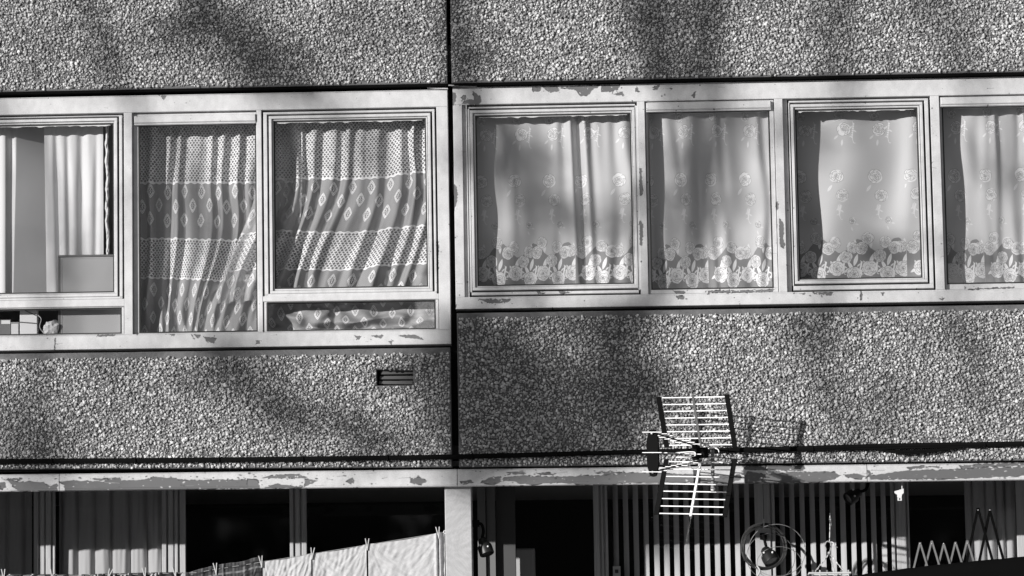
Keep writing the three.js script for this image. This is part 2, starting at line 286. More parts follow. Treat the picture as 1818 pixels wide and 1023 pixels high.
function ventBar(owner, x0, x1, y0, y1, m) {
  part(owner, 'vent_bar', mergeGeometries([slab(x0, x1, y0 + 0.012, y1, -0.114, -0.056, 0.006), slab(x0, x1, y0, y0 + 0.012, -0.114, -0.066, 0.003)]), m);
}
const leftStrip = cluster(house, 'window_strip', 'taller white window strip with lace and white curtains');
{
  const o = leftStrip, m = paintLeft;
  board(o, 'head_board', -4.7, -0.44, 1.332, 1.45, m, ZF);
  part(o, 'drip_edge', slab(-4.7, -0.44, 1.45, 1.456, ZB, ZF + 0.003, 0.002), m);
  board(o, 'bottom_rail', -4.7, -0.44, -0.388, -0.29, m, ZF + 0.004);
  part(o, 'sill_lip', slab(-4.7, -0.44, -0.29, -0.283, ZB, ZF - 0.004, 0.002), m);
  board(o, 'jamb', -0.523, -0.44, -0.283, 1.332, m, ZF - 0.001);
  board(o, 'mullion', -2.785, -2.725, -0.283, 1.332, m, ZF - 0.002);
  board(o, 'mullion', -1.822, -1.786, -0.283, 1.332, m, ZF - 0.002);
  board(o, 'mullion', -4.1, -4.04, -0.283, 1.332, m, ZF - 0.002);
  board(o, 'infill_board', -4.7, -4.1, -0.283, 1.332, m, ZF - 0.01);
  board(o, 'transom', -4.04, -2.785, -0.078, -0.024, m, ZF - 0.004);
  board(o, 'transom', -1.786, -0.523, -0.062, -0.022, m, ZF - 0.004);
  casement(o, [-4.04, -2.785, -0.024, 1.332], [-4.0, -2.833, -0.006, 1.296], [-3.955, -2.866, 0.032, 1.218 + 0.036], m, 31);
  casement(o, [-1.786, -0.523, -0.022, 1.332], [-1.733, -0.566, -0.006, 1.287], [-1.694, -0.606, 0.037, 1.247], m, 32);
  fixedLight(o, [-2.725, -1.822, -0.283, 1.332], [-2.676, -1.833, -0.266, 1.238], m);
  ventBar(o, -2.708, -1.826, 1.238, 1.304, m);
  fixedLight(o, [-4.04, -2.785, -0.283, -0.078], [-4.01, -2.813, -0.27, -0.09], m, -0.09);
  fixedLight(o, [-1.786, -0.523, -0.283, -0.062], [-1.753, -0.555, -0.271, -0.07], m, -0.09);
}
const rightStrip = cluster(house, 'window_strip', 'shorter white window strip with chipped paint and floral lace curtains');
{
  const o = rightStrip, m = paintRight;
  board(o, 'head_board', -0.403, 4.7, 1.342, 1.463, m, ZF);
  part(o, 'drip_edge', slab(-0.403, 4.7, 1.463, 1.469, ZB, ZF + 0.003, 0.002), m);
  board(o, 'bottom_rail', -0.403, 4.7, -0.138, -0.062, m, ZF + 0.004);
  part(o, 'sill_lip', slab(-0.403, 4.7, -0.062, -0.052, ZB, ZF - 0.004, 0.002), m);
  board(o, 'jamb', -0.403, -0.337, -0.052, 1.342, m, ZF - 0.001);
  board(o, 'mullion', 0.916, 0.971, -0.052, 1.342, m, ZF - 0.002);
  board(o, 'mullion', 1.894, 1.954, -0.052, 1.342, m, ZF - 0.002);
  board(o, 'mullion', 2.999, 3.063, -0.052, 1.342, m, ZF - 0.002);
  board(o, 'mullion', 3.99, 4.05, -0.052, 1.342, m, ZF - 0.002);
  board(o, 'infill_board', 4.05, 4.7, -0.052, 1.342, m, ZF - 0.01);
  board(o, 'jamb_strip', -0.311, -0.302, -0.052, 1.342, m, ZF - 0.002);
  part(o, 'jamb_channel', slab(-0.337, -0.311, -0.052, 1.342, ZB, ZF - 0.04), m);
  casement(o, [-0.302, 0.916, -0.052, 1.342], [-0.282, 0.9, -0.005, 1.301], [-0.238, 0.864, 0.034, 1.258], m, 33);
  casement(o, [1.985, 2.999, -0.052, 1.342], [2.009, 2.945, 0.005, 1.30], [2.047, 2.903, 0.044, 1.257], m, 34);
  part(o, 'jamb_channel', slab(1.954, 1.985, -0.052, 1.342, ZB, ZF - 0.035), m);
  fixedLight(o, [0.971, 1.894, -0.052, 1.342], [0.997, 1.852, -0.012, 1.262], m, -0.1);
  ventBar(o, 0.982, 1.872, 1.262, 1.328, m);
  fixedLight(o, [3.063, 3.99, -0.052, 1.342], [3.088, 3.945, -0.003, 1.262], m);
  ventBar(o, 3.072, 3.985, 1.262, 1.328, m);
}
// loose slivers of flashing at the joint between the strips
part(house, 'loose_flashing', beam(V(-0.585, 1.468, -0.05), V(-0.437, 1.458, -0.048), 0.009, 0.004), paintLeft);
part(house, 'loose_flashing', mergeGeometries([beam(V(-0.43, 1.476, -0.005), V(-0.24, 1.468, -0.05), 0.008, 0.004), beam(V(-0.245, 1.468, -0.052), V(-0.205, 1.482, -0.04), 0.006, 0.003)]), paintRight);

// ---- rooms behind the strips
part(house, 'room_floor', slab(-4.7, 4.7, -1.2, -1.1, -3.2, -0.21, 0.001), M.floor);
part(house, 'room_ceiling', slab(-4.7, 4.7, 1.602, 1.8, -3.2, -0.205, 0.001), M.roomWall);
part(house, 'room_wall', slab(-4.7, 4.7, -1.1, 1.602, -3.2, -3.1, 0.001), M.roomWall);
part(house, 'room_wall', slab(-4.8, -4.701, -4.2, 3.2, -3.2, 0, 0.001), M.concrete);
part(house, 'room_wall', slab(4.701, 4.8, -4.2, 3.2, -3.2, 0, 0.001), M.concrete);
part(house, 'partition_wall', slab(-0.5, -0.36, -1.1, 1.602, -3.1, -0.302, 0.001), M.roomWall);
part(house, 'roof_slab', slab(-4.8, 4.8, 3.201, 3.4, -3.3, 0.05, 0.001), M.concrete);
part(house, 'inner_sill', slab(-4.7, -0.5, -0.31, -0.285, -0.45, -0.21), M.roomWall);
part(house, 'inner_sill', slab(-0.36, 4.7, -0.09, -0.06, -0.45, -0.21), M.roomWall);

// ---- fascia boards over the balcony
{
  const cuts = [-4.7, -3.251, -0.409, 2.474, 4.7];
  for (let k = 0; k < 4; k++) {
    const a = cuts[k] + 0.002, b = cuts[k + 1] - 0.002, prof = [[-0.04, -1.412], [-0.001, -1.412], [0.006, -1.406], [0.006, -1.398], [0.001, -1.393], [0.001, -1.312], [-0.006, -1.298], [-0.02, -1.288], [-0.04, -1.286]];
    const q = [];
    for (let n = 0; n < prof.length; n++) { const [z0, y0] = prof[n], [z1, y1] = prof[(n + 1) % prof.length], t = -0.0009; q.push([[a, y0 + t * a, z0], [b, y0 + t * b, z0], [b, y1 + t * b, z1], [a, y1 + t * a, z1]]); }
    const cap = (x, flip) => { const pts = prof.map(([z, y]) => [x, y - 0.0009 * x, z]); for (let n = 1; n < pts.length - 2; n += 2) { const c = [pts[0], pts[n], pts[n + 1], pts[n + 2]]; q.push(flip ? c.reverse() : c); } };
    cap(a, false); cap(b, true);
    part(house, 'fascia_board', faceted(q), paintFascia);
  }
}
// ---- the balcony below
const ZW = -1.2;                      // plane of the balcony's glazed back wall
part(house, 'balcony_ceiling', slab(-4.7, 4.7, -1.25, -1.212, -3.3, -0.205, 0.001), M.cement);
part(house, 'edge_beam', slab(-4.7, 4.7, -1.33, -1.2, -0.3, -0.206, 0.001), M.darkGap);
part(house, 'fascia_batten', slab(-4.7, 4.7, -1.33, -1.302, -0.203, -0.041, 0.001), M.darkGap);
part(house, 'balcony_floor', slab(-4.7, 4.7, -4.0, -3.8, -3.3, 0.02), M.cement);
part(house, 'balcony_parapet', slab(-4.7, 4.7, -3.8, -2.85, -0.14, -0.02), M.concrete);
part(house, 'balcony_pillar', slab(-0.502, -0.312, -3.8, -1.335, -0.3, -0.06, 0.006), M.pillar, 'pale square concrete pillar');
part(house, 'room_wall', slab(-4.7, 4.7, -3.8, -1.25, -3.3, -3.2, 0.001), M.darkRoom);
part(house, 'lower_wall', slab(-4.7, 4.7, -5.2, -4.0, -0.4, -0.05), M.concrete);
part(house, 'lower_wall', slab(-4.8, 4.8, -6.2, -5.2, -3.3, -0.05), M.concrete);
function post(x0, x1, grooves, m) {    // window post made of upright strips with gaps between them
  const cut = [x0, ...grooves.flatMap((g) => [g - 0.006, g + 0.006]), x1], list = [slab(x0 + 0.004, x1 - 0.004, -3.8, -1.25, ZW - 0.09, ZW - 0.03, 0.001)];
  for (let k = 0; k < cut.length; k += 2) list.push(slab(cut[k], cut[k + 1], -3.8, -1.25, ZW - 0.029, ZW + (k % 4 ? -0.012 : 0), 0.004));
  return part(house, 'window_post', mergeGeometries(list), m);
}
post(-3.575, -3.417, [-3.535, -3.49, -3.44], M.timber);
post(-2.625, -2.450, [-2.585, -2.535, -2.50], M.timber);
post(-1.682, -1.557, [-1.648, -1.60], M.timber);
post(0.541, 0.645, [0.59, 0.62], M.timber);
post(1.713, 1.858, [1.83], M.timber);
post(2.695, 2.826, [2.725, 2.81], M.timber);
post(3.596, 3.75, [3.70], M.timber);
post(-4.3, -4.15, [-4.2], M.timber);
part(house, 'door_frame', mergeGeometries([slab(-0.305, -0.245, -3.8, -1.25, ZW - 0.1, ZW), slab(-0.24, -0.175, -3.8, -1.25, ZW - 0.1, ZW - 0.03)]), mat(0.16, 0.7));
part(house, 'door_panel', slab(-0.172, -0.03, -3.8, -1.25, ZW - 0.13, ZW - 0.09), M.darkFrame);
part(house, 'window_post', slab(-0.512, -0.45, -3.8, -1.25, ZW - 0.1, ZW), M.darkFrame);
for (const [a, b] of [[-4.15, -3.58], [-3.415, -2.627], [-2.448, -1.684], [-1.555, -0.514], [0.647, 1.711], [1.86, 2.693], [2.828, 3.594]]) {
  part(house, 'balcony_pane', new THREE.PlaneGeometry(b - a, 2.55).translate((a + b) / 2, -2.525, ZW - 0.05), M.glass);
}

// ================================================================ curtains
function cloth(alphaCanvas, w, h, tone, more = {}) {
  const o = { color: grey(tone), roughness: 1, side: THREE.DoubleSide, ...more };
  if (alphaCanvas) { o.alphaMap = tex(alphaCanvas, false, w, h, 0, 0, THREE.RepeatWrapping); o.transparent = true; }
  return new THREE.MeshPhysicalMaterial(o);
}
const knit = (g, W, H, R, step, tone, alpha) => {     // the open mesh of the net
  g.globalAlpha = alpha; g.strokeStyle = css(tone); g.lineWidth = 1.2;
  for (let x = -H; x < W; x += step) { g.beginPath(); g.moveTo(x, 0); g.lineTo(x + H, H); g.stroke(); g.beginPath(); g.moveTo(x + H, 0); g.lineTo(x, H); g.stroke(); }
  g.globalAlpha = 1;
};
const crochetCanvas = (() => {        // 0.8 x 1.6 m: bands of lattice crochet, net with diamond rosettes between
  const W = 1024, H = 2048, S = 1280, R = rng(41), [c, g] = canvas(W, H, css(84));
  knit(g, W, H, R, 14, 165, 0.55);
  const rosette = (x, y, k) => {
    g.save(); g.translate(x, y); g.rotate((R() - 0.5) * 0.1); g.scale(k, k);
    g.fillStyle = css(40); g.beginPath(); g.moveTo(0, -62); g.lineTo(34, 0); g.lineTo(0, 62); g.lineTo(-34, 0); g.fill();
    g.fillStyle = css(235); for (const [a, b, rx, ry] of [[0, -16, 6, 11], [0, 16, 6, 11], [-9, 0, 7, 5], [9, 0, 7, 5]]) { g.beginPath(); g.ellipse(a, b, rx, ry, 0, 0, 7); g.fill(); }
    g.strokeStyle = css(250); g.lineWidth = 6;
    for (let n = 0; n < 4; n++) for (let s = 0; s < 4; s++) { const A = [[0, -60], [35, 0], [0, 60], [-35, 0]], p = A[n], q = A[(n + 1) % 4], t = s / 4, o = 1 + 0.1 * Math.sin(t * Math.PI); g.beginPath(); g.ellipse(lerp(p[0], q[0], t) * o, lerp(p[1], q[1], t) * o, 8, 9, 0, 0, 7); g.stroke(); }
    g.restore();
  };
  const lattice = (y0, y1) => {
    g.fillStyle = css(232); g.fillRect(0, y0 * S, W, (y1 - y0) * S);
    const p = W / 26; let row = 0; g.fillStyle = css(46);
    for (let y = y0 * S + p * 0.55; y < y1 * S - 8; y += p * 0.56, row++) for (let x = (row % 2) * p / 2; x < W + p; x += p) { const k = 0.85 + R() * 0.3; g.beginPath(); g.moveTo(x, y - 13 * k); g.lineTo(x + 15 * k, y); g.lineTo(x, y + 13 * k); g.lineTo(x - 15 * k, y); g.fill(); }
    g.strokeStyle = css(252); g.lineWidth = 10; for (const y of [y0, y1]) { g.beginPath(); for (let x = 0; x <= W; x += 8) g.lineTo(x, y * S + Math.sin(x / W * Math.PI * 2 * 12) * 6); g.stroke(); }
  };
  const rows = (y0, y1, off) => { let r = 0; for (let y = y0; y < y1; y += 0.104, r++) for (let n = -1; n < 6; n++) rosette(((n + (r % 2) * 0.5 + off) * 0.16) * S, y * S + (n % 2) * 14 + (R() - 0.5) * 8, 0.86 + R() * 0.1); };
  rows(0.53, 0.84, 0.1); rows(1.25, 1.6, 0.35);
  lattice(0.02, 0.47); lattice(0.88, 1.17);
  return c;
})();
const floralCanvas = (() => {         // 1.1 x 1.4 m: net with rose sprays, a garland at the head and a deep border of roses at the hem
  const W = 1024, H = 1303, S = 931, R = rng(42), [c, g] = canvas(W, H, css(158));
  knit(g, W, H, R, 9, 180, 0.5);
  const rose = (x, y, r, tone = 240) => {
    for (let ring = 0; ring < 4; ring++) {
      const n = 8 - ring, q = r * (1 - ring * 0.23), off = R() * 6;
      for (let k = 0; k < n; k++) {
        const t = (k + (R() - 0.5) * 0.5) / n * Math.PI * 2 + off, w = 0.32 + R() * 0.14;
        g.fillStyle = css(Math.max(tone, 224) - ring * 6 - R() * 34); g.strokeStyle = css(105 - R() * 30); g.lineWidth = 2.6;
        g.beginPath(); g.ellipse(x + Math.cos(t) * q * 0.62, y + Math.sin(t) * q * 0.6, q * w * 1.15, q * w * 0.85, t + 1.57, 0, 7); g.fill(); if (R() < 0.75) g.stroke();
      }
    }
    g.strokeStyle = css(110); g.lineWidth = 2.4; g.beginPath(); g.arc(x, y, r * 0.16, 0.5, 4.6); g.stroke();
  };
  const leaf = (x, y, t, l, shade) => { const tone = Math.min(248, shade + 36); g.fillStyle = css(tone); g.beginPath(); g.moveTo(x, y); g.quadraticCurveTo(x + Math.cos(t + 0.5) * l * 0.6, y + Math.sin(t + 0.5) * l * 0.6, x + Math.cos(t) * l, y + Math.sin(t) * l); g.quadraticCurveTo(x + Math.cos(t - 0.5) * l * 0.6, y + Math.sin(t - 0.5) * l * 0.6, x, y); g.fill(); g.strokeStyle = css(tone - 70); g.lineWidth = 1.2; g.beginPath(); g.moveTo(x, y); g.lineTo(x + Math.cos(t) * l, y + Math.sin(t) * l); g.stroke(); };
  const sprig = (x, y, l, shade) => { const tone = Math.min(250, shade + 40);
    g.strokeStyle = css(tone); g.lineWidth = 3.5; g.beginPath(); g.moveTo(x, y); g.bezierCurveTo(x + 20, y + l * 0.3, x - 14, y + l * 0.6, x + 4, y + l * 0.85); g.arc(x + 13, y + l * 0.85, 9, Math.PI, Math.PI * 2.3, true); g.stroke();
    for (let k = 0; k < 7; k++) { g.fillStyle = css(tone); g.beginPath(); g.ellipse(x + 8 - k * 2.2, y + l * (0.12 + k * 0.09), 6.5, 7 - k * 0.5, 0.4, 0, 7); g.fill(); }
    leaf(x, y + l * 0.2, 2.4, 34, tone - 30); leaf(x + 2, y + l * 0.35, 0.6, 32, tone - 30); leaf(x - 4, y + l * 0.6, 2.7, 22, tone - 40);
  };
  for (let n = 0; n < 4; n++) {
    const x = (n + 0.4) * W / 4 + (R() - 0.5) * 16, e = (n % 2) * 22 + (R() - 0.5) * 14;
    leaf(x - 36, 0.24 * S, 2.4, 44, 190); leaf(x - 10, 0.27 * S, 1.7, 48, 195); rose(x, 0.20 * S, 48); rose(x - 30, 0.10 * S, 34, 185); sprig(x + 60, 0.14 * S, 165, 240);
    leaf(x - 90 + e, 0.60 * S, 2.2, 60, 188); leaf(x - 24 + e, 0.63 * S, 0.7, 46, 190); leaf(x - 50 + e, 0.74 * S, 1.6, 52, 180); rose(x - 62 + e, 0.54 * S, 50); rose(x - 24 + e, 0.68 * S, 46, 208); sprig(x - 44 + e, 0.74 * S, 110, 178);
    rose(x + 46, 0.86 * S, 24, 182); leaf(x + 34, 0.9 * S, 1.2, 34, 172); leaf(x + 60, 0.88 * S, 0.2, 30, 170);
  }
  g.fillStyle = css(78); g.beginPath(); g.moveTo(0, H); for (let x = 0; x <= W; x += 12) g.lineTo(x, 1.04 * S + Math.sin(x / W * Math.PI * 8) * 46 + (R() - 0.5) * 10); g.lineTo(W, H); g.fill();
  for (let n = 0; n < 9; n++) { const x = (n + 0.3 + (R() - 0.5) * 0.3) * W / 9; leaf(x + 66, 0.99 * S, 1.6, 70, 190); rose(x + 44, (0.985 + (n % 3) * 0.035) * S, 44, 205); leaf(x + 80, 1.10 * S, 1.9, 90, 215); leaf(x + 10, 1.15 * S, 1.1, 84, 210); leaf(x + 40, 1.2 * S, 2.6, 70, 205); rose(x, (1.06 + (n % 2) * 0.06) * S, 46, 226); rose(x + 52, (1.21 + (n % 2) * 0.04) * S, 56, 246); sprig(x + 96, 1.15 * S, 100, 220); leaf(x + 20, 1.34 * S, 0.3, 70, 225); rose(x + 100, 1.35 * S, 40, 232); }
  return c;
})();
const M2 = {
  crochet: cloth(crochetCanvas, 0.8, 1.6, 0.78),
  floral: cloth(floralCanvas, 1.1, 1.4, 0.8),
  white: cloth(null, 1, 1, 0.76, { transmission: 0.2 }),
  drape: cloth(null, 1, 1, 0.42),
};
// a hung cloth: x = place across, fold(u, v) = depth, sway(u, v) = sideways pull; texture keeps its metres (top of cloth at top of pattern)
function hang(t, name, r, z, m, o) {
  const [x0, x1, y0, y1] = r, ph = o.pattern ?? 1.6;
  return part(t, name, sheet(o.nx ?? 220, o.ny ?? 90, (u, v) => {
    const x = lerp(x0, x1, u) + (o.sway?.(u, v) ?? 0), y = lerp(y1, y0, v) + (o.lift?.(u, v) ?? 0);
    return [x, y, z + o.fold(u, v), u * (x1 - x0) * (o.full ?? 1.15) + (o.shift ?? 0), ph - v * (y1 - y0) * (o.drop ?? 1) - (o.start ?? 0)];
  }), m);
}
{ // plain white pair in the leftmost window
  const t = thing('curtain', 'plain white curtain at the left edge, folded back beside a grey gap', 'curtain', [-3.8, -0.05, -0.3], 'plain white curtains');
  hang(t, 'curtain_cloth', [-4.05, -3.385, -0.03, 1.33], -0.25, M2.white, { fold: (u, v) => {
    const x = lerp(-4.05, -3.385, u), f = clamp01((x + 3.59 + v * 0.03) / (0.2 + v * 0.03));
    return 0.02 * Math.sin(x * 34) * (1 - smooth(-3.72, -3.66, x)) - 0.045 * smooth(-3.675, -3.63, x) + 0.03 * smooth(-3.625, -3.6, x) * (1 - smooth(0.0, 0.35, v)) - 0.152 * f + noise(x * 2, v * 2) * 0.003;
  } });
  const t2 = thing('curtain', 'white curtain with soft upright folds beside the leaning board', 'curtain', [-3.15, -0.05, -0.3], 'plain white curtains');
  const dips = [[-3.295, 0.022, 0.034], [-3.215, 0.02, 0.022], [-3.115, 0.032, 0.045], [-3.01, 0.02, 0.014]];
  hang(t2, 'curtain_cloth', [-3.388, -2.955, -0.03, 1.33], -0.262, M2.white, { sway: (u, v) => (1 - u) * v * 0.02, fold: (u, v) => {
    const x = lerp(-3.388, -2.955, u); let z = 0;
    for (const [c, w, a] of dips) { const q = (x - c - (v - 0.5) * 0.02 * Math.sin(c * 9)) / w; z -= a * Math.exp(-q * q) * (0.55 + 0.45 * smooth(0.05, 0.4, v)); }
    return z + noise(x * 9, v * 1.5) * 0.006;
  } });
  part(t2, 'gathered_edge', sheet(10, 120, (u, v) => { const w = 0.03 * (0.75 + 0.25 * Math.sin(v * 60) * noise(v * 20, 3)); return [-2.925 + (u - 0.5) * w + noise(v * 9, 1) * 0.006, lerp(1.33, -0.03, v), -0.25 + 0.014 * Math.sin(u * 3.1) + 0.008 * noise(v * 30, u * 2)]; }), M2.white);
}
{ // crochet lace in the fixed window and the large casement
  const a = thing('lace_curtain', 'crochet lace curtain blown to one side in the tall narrow window', 'lace curtain', [-2.27, -0.27, -0.3], 'banded crochet lace curtains');
  hang(a, 'lace', [-2.86, -1.5, -0.27, 1.31], -0.30, M2.crochet, { nx: 300, full: 1.3, lift: (u, v) => 0.02 * Math.sin(u * 5 + 1) * v, sway: (u, v) => -0.22 * smooth(0.4, 1, v) * smooth(0.2, 0.8, u) - 0.03 * v,
    fold: (u, v) => { const f = u * 12.5 + 0.3 * noise(u * 5, v * 0.9) + 0.25 * noise(v * 1.7, 3), s = Math.sin(f * 6.283); return (0.034 + 0.016 * v) * Math.sign(s) * Math.pow(Math.abs(s), 0.8) * (0.6 + 0.5 * noise(u * 7, 4)) * (1 - 0.7 * smooth(0.85, 1, v)) + 0.03 * noise(u * 3, v * 2.2) * v + 0.07 * smooth(0.8, 1, v) * (0.5 + noise(u * 6, v * 3)) * 0.7; } });
  const b = thing('lace_curtain', 'crochet lace curtain with slanting folds filling the casement left of the joint', 'lace curtain', [-1.15, -0.06, -0.3], 'banded crochet lace curtains');
  hang(b, 'lace', [-1.82, -0.42, -0.04, 1.30], -0.265, M2.crochet, { nx: 260, full: 1.2, shift: 0.31, drop: 1.06, lift: (u, v) => 0.05 * (u - 0.5) * (1 - v * 0.6) + 0.012 * Math.sin(u * 9), sway: (u, v) => -0.26 * smooth(0.3, 1.05, v) - 0.05 * v + 0.14 * u * smooth(0.1, 1, v),
    fold: (u, v) => { const f = u * 11.5 + 0.4 * noise(u * 3.2, v * 0.8) + 0.2 * v, s = Math.sin(f * 6.283); return (0.032 + 0.016 * v) * Math.sign(s) * Math.pow(Math.abs(s), 0.8) * (0.6 + 0.6 * noise(u * 6 + v * 0.6, 8)) + 0.03 * noise(u * 4 + v * 1.5, v * 1.4 + 7); } });
  part(b, 'bunched_hem', sheet(220, 60, (u, v) => {      // the hem lies in swags on the sill
    const x = lerp(-1.78, -0.53, u), k = u < 0.4 ? u / 0.4 : (u - 0.4) / 0.6, swag = 4 * k * (1 - k), y = lerp(-0.04, -0.285, v) - 0.05 * swag * Math.sin(v * Math.PI) * (u < 0.4 ? 1.3 : 0.7);
    const w = v * 3.4 + swag * (u < 0.4 ? 1.5 : 0.9) + 0.35 * noise(u * 4, v * 2);
    return [x, y, -0.23 + 0.05 * Math.sin(w * 3.4) * (0.3 + 0.7 * v) + 0.035 * noise(u * 6, v * 2 + 4) - 0.06 * Math.exp(-(((u - 0.4) / 0.025) ** 2)) * (1 - v * 0.5), u * 1.5, 0.34 - v * 0.36];
  }), M2.crochet);
}
{ // floral lace across the right strip
  const G = 'floral lace curtains', F = (label, x0, x1, y0, full, shift, sway, fold, z = -0.29) => {
    const t = thing('lace_curtain', label, 'lace curtain', [(x0 + x1) / 2, y0, -0.3], G);
    hang(t, 'lace', [x0, x1, y0, 1.34], z, M2.floral, { pattern: 1.4, drop: 1.36 / (1.34 - y0) * 1.0, start: 0, full, shift, sway, fold });
  };
  F('floral lace curtain with loose folds in the casement right of the joint', -0.42, 0.96, -0.02, 1.1, 0.12, (u, v) => 0.02 * v * Math.sin(u * 7),
    (u, v) => { const e = Math.exp(-(((u - 0.66 - v * 0.05) / 0.06) ** 2)); return 0.016 * Math.sin((u * 8 + 0.35 * noise(u * 3, v)) * 6.283) * (0.5 + 0.7 * noise(u * 5, 2)) + 0.05 * e * Math.sin((u - v * 0.05) * 75) * (1 - 0.5 * v) + 0.014 * noise(u * 5, v * 1.6); }, -0.225);
  F('floral lace curtain hanging almost straight in the narrower fixed pane', 0.93, 1.92, -0.06, 1.2, 0.55, (u, v) => 0.015 * v,
    (u, v) => 0.03 * Math.exp(-(((u - 0.3 - 0.06 * (1 - v)) / 0.05) ** 2)) + 0.03 * Math.exp(-(((u - 0.55 - 0.04 * v) / 0.045) ** 2)) + 0.012 * Math.sin(u * 40 + noise(u * 3, v) * 2) + 0.012 * noise(u * 4, v * 2 + 3), -0.2);
  F('floral lace curtain pushed up against the pane, nearly flat and cloudy', 1.93, 3.02, -0.02, 1.02, 0.2, () => 0,
    (u, v) => 0.03 * noise(u * 2.2 + 1, v * 1.6) + 0.025 * Math.exp(-(((u - 0.88 + v * 0.1) / 0.05) ** 2)) * (1 - v) + 0.05 * Math.exp(-(((u - 0.35) / 0.25) ** 2) - ((v - 0.95) / 0.12) ** 2), -0.27);
  F('floral lace curtain gathered into fine pleats at the right edge of the picture', 3.03, 4.02, -0.05, 1.15, 0.75, (u, v) => 0.04 * v * (1 - u),
    (u, v) => 0.02 * Math.sin(u * 62 + noise(u * 4, v) * 2) * smooth(0.25, 0.6, u) * (1 - 0.6 * v) + 0.02 * noise(u * 4, v * 2 + 5), -0.245);
}
{ // the board and the clutter on the inner sill
  const b = thing('board', 'grey framed board leaning inside the leftmost window', 'board', [-3.05, -0.285, -0.2]);
  part(b, 'board_panel', slab(-3.268, -2.79, -0.285, 0.305, -0.215, -0.205), mat(0.32, 0.6));
  part(b, 'board_edge', ringFrame([-3.28, -2.78, -0.284, 0.316], [-3.262, -2.8, -0.268, 0.298], -0.22, -0.196), mat(0.11, 0.6));
  part(b, 'board_trim', ringFrame([-3.261, -2.801, -0.267, 0.297], [-3.254, -2.806, -0.262, 0.292], -0.204, -0.2, 0.001), mat(0.5, 0.6));
  const carton = thing('carton', 'tall white carton tied with string on the inner sill', 'carton', [-3.49, -0.285, -0.2]);
  part(carton, 'box', slab(-3.556, -3.43, -0.285, -0.075, -0.27, -0.18), mat(0.62, 0.8));
  part(carton, 'string', mergeGeometries([pipe([V(-3.56, -0.17, -0.176), V(-3.49, -0.176, -0.174), V(-3.425, -0.182, -0.176)], 0.0035, 12, 5), pipe([V(-3.53, -0.078, -0.176), V(-3.47, -0.11, -0.173), V(-3.426, -0.13, -0.178)], 0.003, 12, 5)]), mat(0.1));
  part(carton, 'loose_string', pipe([V(-3.425, -0.12, -0.19), V(-3.40, -0.15, -0.17), V(-3.41, -0.21, -0.17), V(-3.385, -0.25, -0.18)], 0.003, 16, 5), mat(0.4));
  const bag = thing('crumpled_bag', 'small crumpled white bag between carton and board', 'bag', [-3.33, -0.285, -0.2]);
  const R = rng(61), g = new THREE.IcosahedronGeometry(0.055, 3), p = g.attributes.position;
  for (let k = 0; k < p.count; k++) { const x = p.getX(k), y = p.getY(k), z = p.getZ(k), f = 1 + 0.25 * noise(x * 30 + z * 17, y * 30) + 0.5 * Math.max(0, y / 0.055) * Math.max(0, x / 0.055 + 0.3); p.setXYZ(k, x * f, Math.max(-0.05, y * f * 1.15), z * f * 0.7); }
  g.computeVertexNormals(); g.translate(-3.335, -0.234, -0.2); part(bag, 'bag_body', g, mat(0.6, 0.7));
  const tin = thing('small_box', 'small pale box low in the left corner of the sill', 'box', [-3.6, -0.285, -0.2]);
  part(tin, 'box', slab(-3.62, -3.567, -0.285, -0.178, -0.25, -0.19), mat(0.55, 0.8));
  part(tin, 'lid', slab(-3.623, -3.564, -0.177, -0.168, -0.253, -0.187), mat(0.3, 0.8));
  const tray = thing('shelf_box', 'flat box with pale label at the bottom left window edge', 'box', [-3.72, -0.285, -0.24]);
  part(tray, 'box', slab(-3.83, -3.63, -0.285, -0.14, -0.34, -0.26), mat(0.13, 0.8));
  part(tray, 'label_strip', slab(-3.70, -3.635, -0.172, -0.145, -0.2595, -0.257, 0.001), mat(0.6, 0.8));
  void R;
}

// ================================================================ fixed to the wall: cables and the aerial
{
  const t = thing('cable_bundle', 'thick black cable bundle running along the panels above the fascia', 'cable', [0, -1.19, 0.035]);
  part(t, 'main_cable', pipe([V(-4.7, -1.19, 0.03), V(-3.68, -1.194, 0.03), V(-2, -1.203, 0.032), V(-0.455, -1.203, 0.033), V(0.9, -1.186, 0.034), V(2, -1.176, 0.034), V(2.6, -1.166, 0.034), V(3.57, -1.162, 0.034), V(4.7, -1.155, 0.034)], 0.017, 160, 8), M.rubber);
  part(t, 'second_cable', pipe([V(-4.7, -1.201, 0.034), V(-2.2, -1.212, 0.037), V(-0.455, -1.213, 0.038), V(0.9, -1.195, 0.038), V(2.3, -1.187, 0.04), V(3.57, -1.173, 0.038), V(4.7, -1.166, 0.038)], 0.009, 160, 6), M.rubber);
  [0.012, 0.02, 0.028, 0.033].forEach((s, k) => part(t, 'sagging_wire', pipe([V(2.1, -1.178, 0.036), V(2.45 + k * 0.03, -1.185, 0.04), V(2.72, -1.19 - s, 0.05), V(3.0, -1.185 - s * 0.6, 0.048), V(3.25, -1.168, 0.038), V(3.7, -1.164, 0.036)], 0.004 + (k % 2) * 0.0015, 60, 5), M.rubber));
  for (let k = 0; k < 14; k++) { const x = -3.9 + k * 0.6; if (x > 2.2 && x < 3.2) continue; const g = new THREE.TorusGeometry(0.0215, 0.0035, 5, 14); g.scale(1, 1.15, 1); g.rotateY(Math.PI / 2); const y = x < -0.4 ? lerp(-1.199, -1.207, clamp01((x + 3.7) / 3.2)) : lerp(-1.206, -1.167, clamp01((x + 0.4) / 4)); g.translate(x, y, 0.034); part(t, 'cable_tie', g, M.blackPlastic); }
}
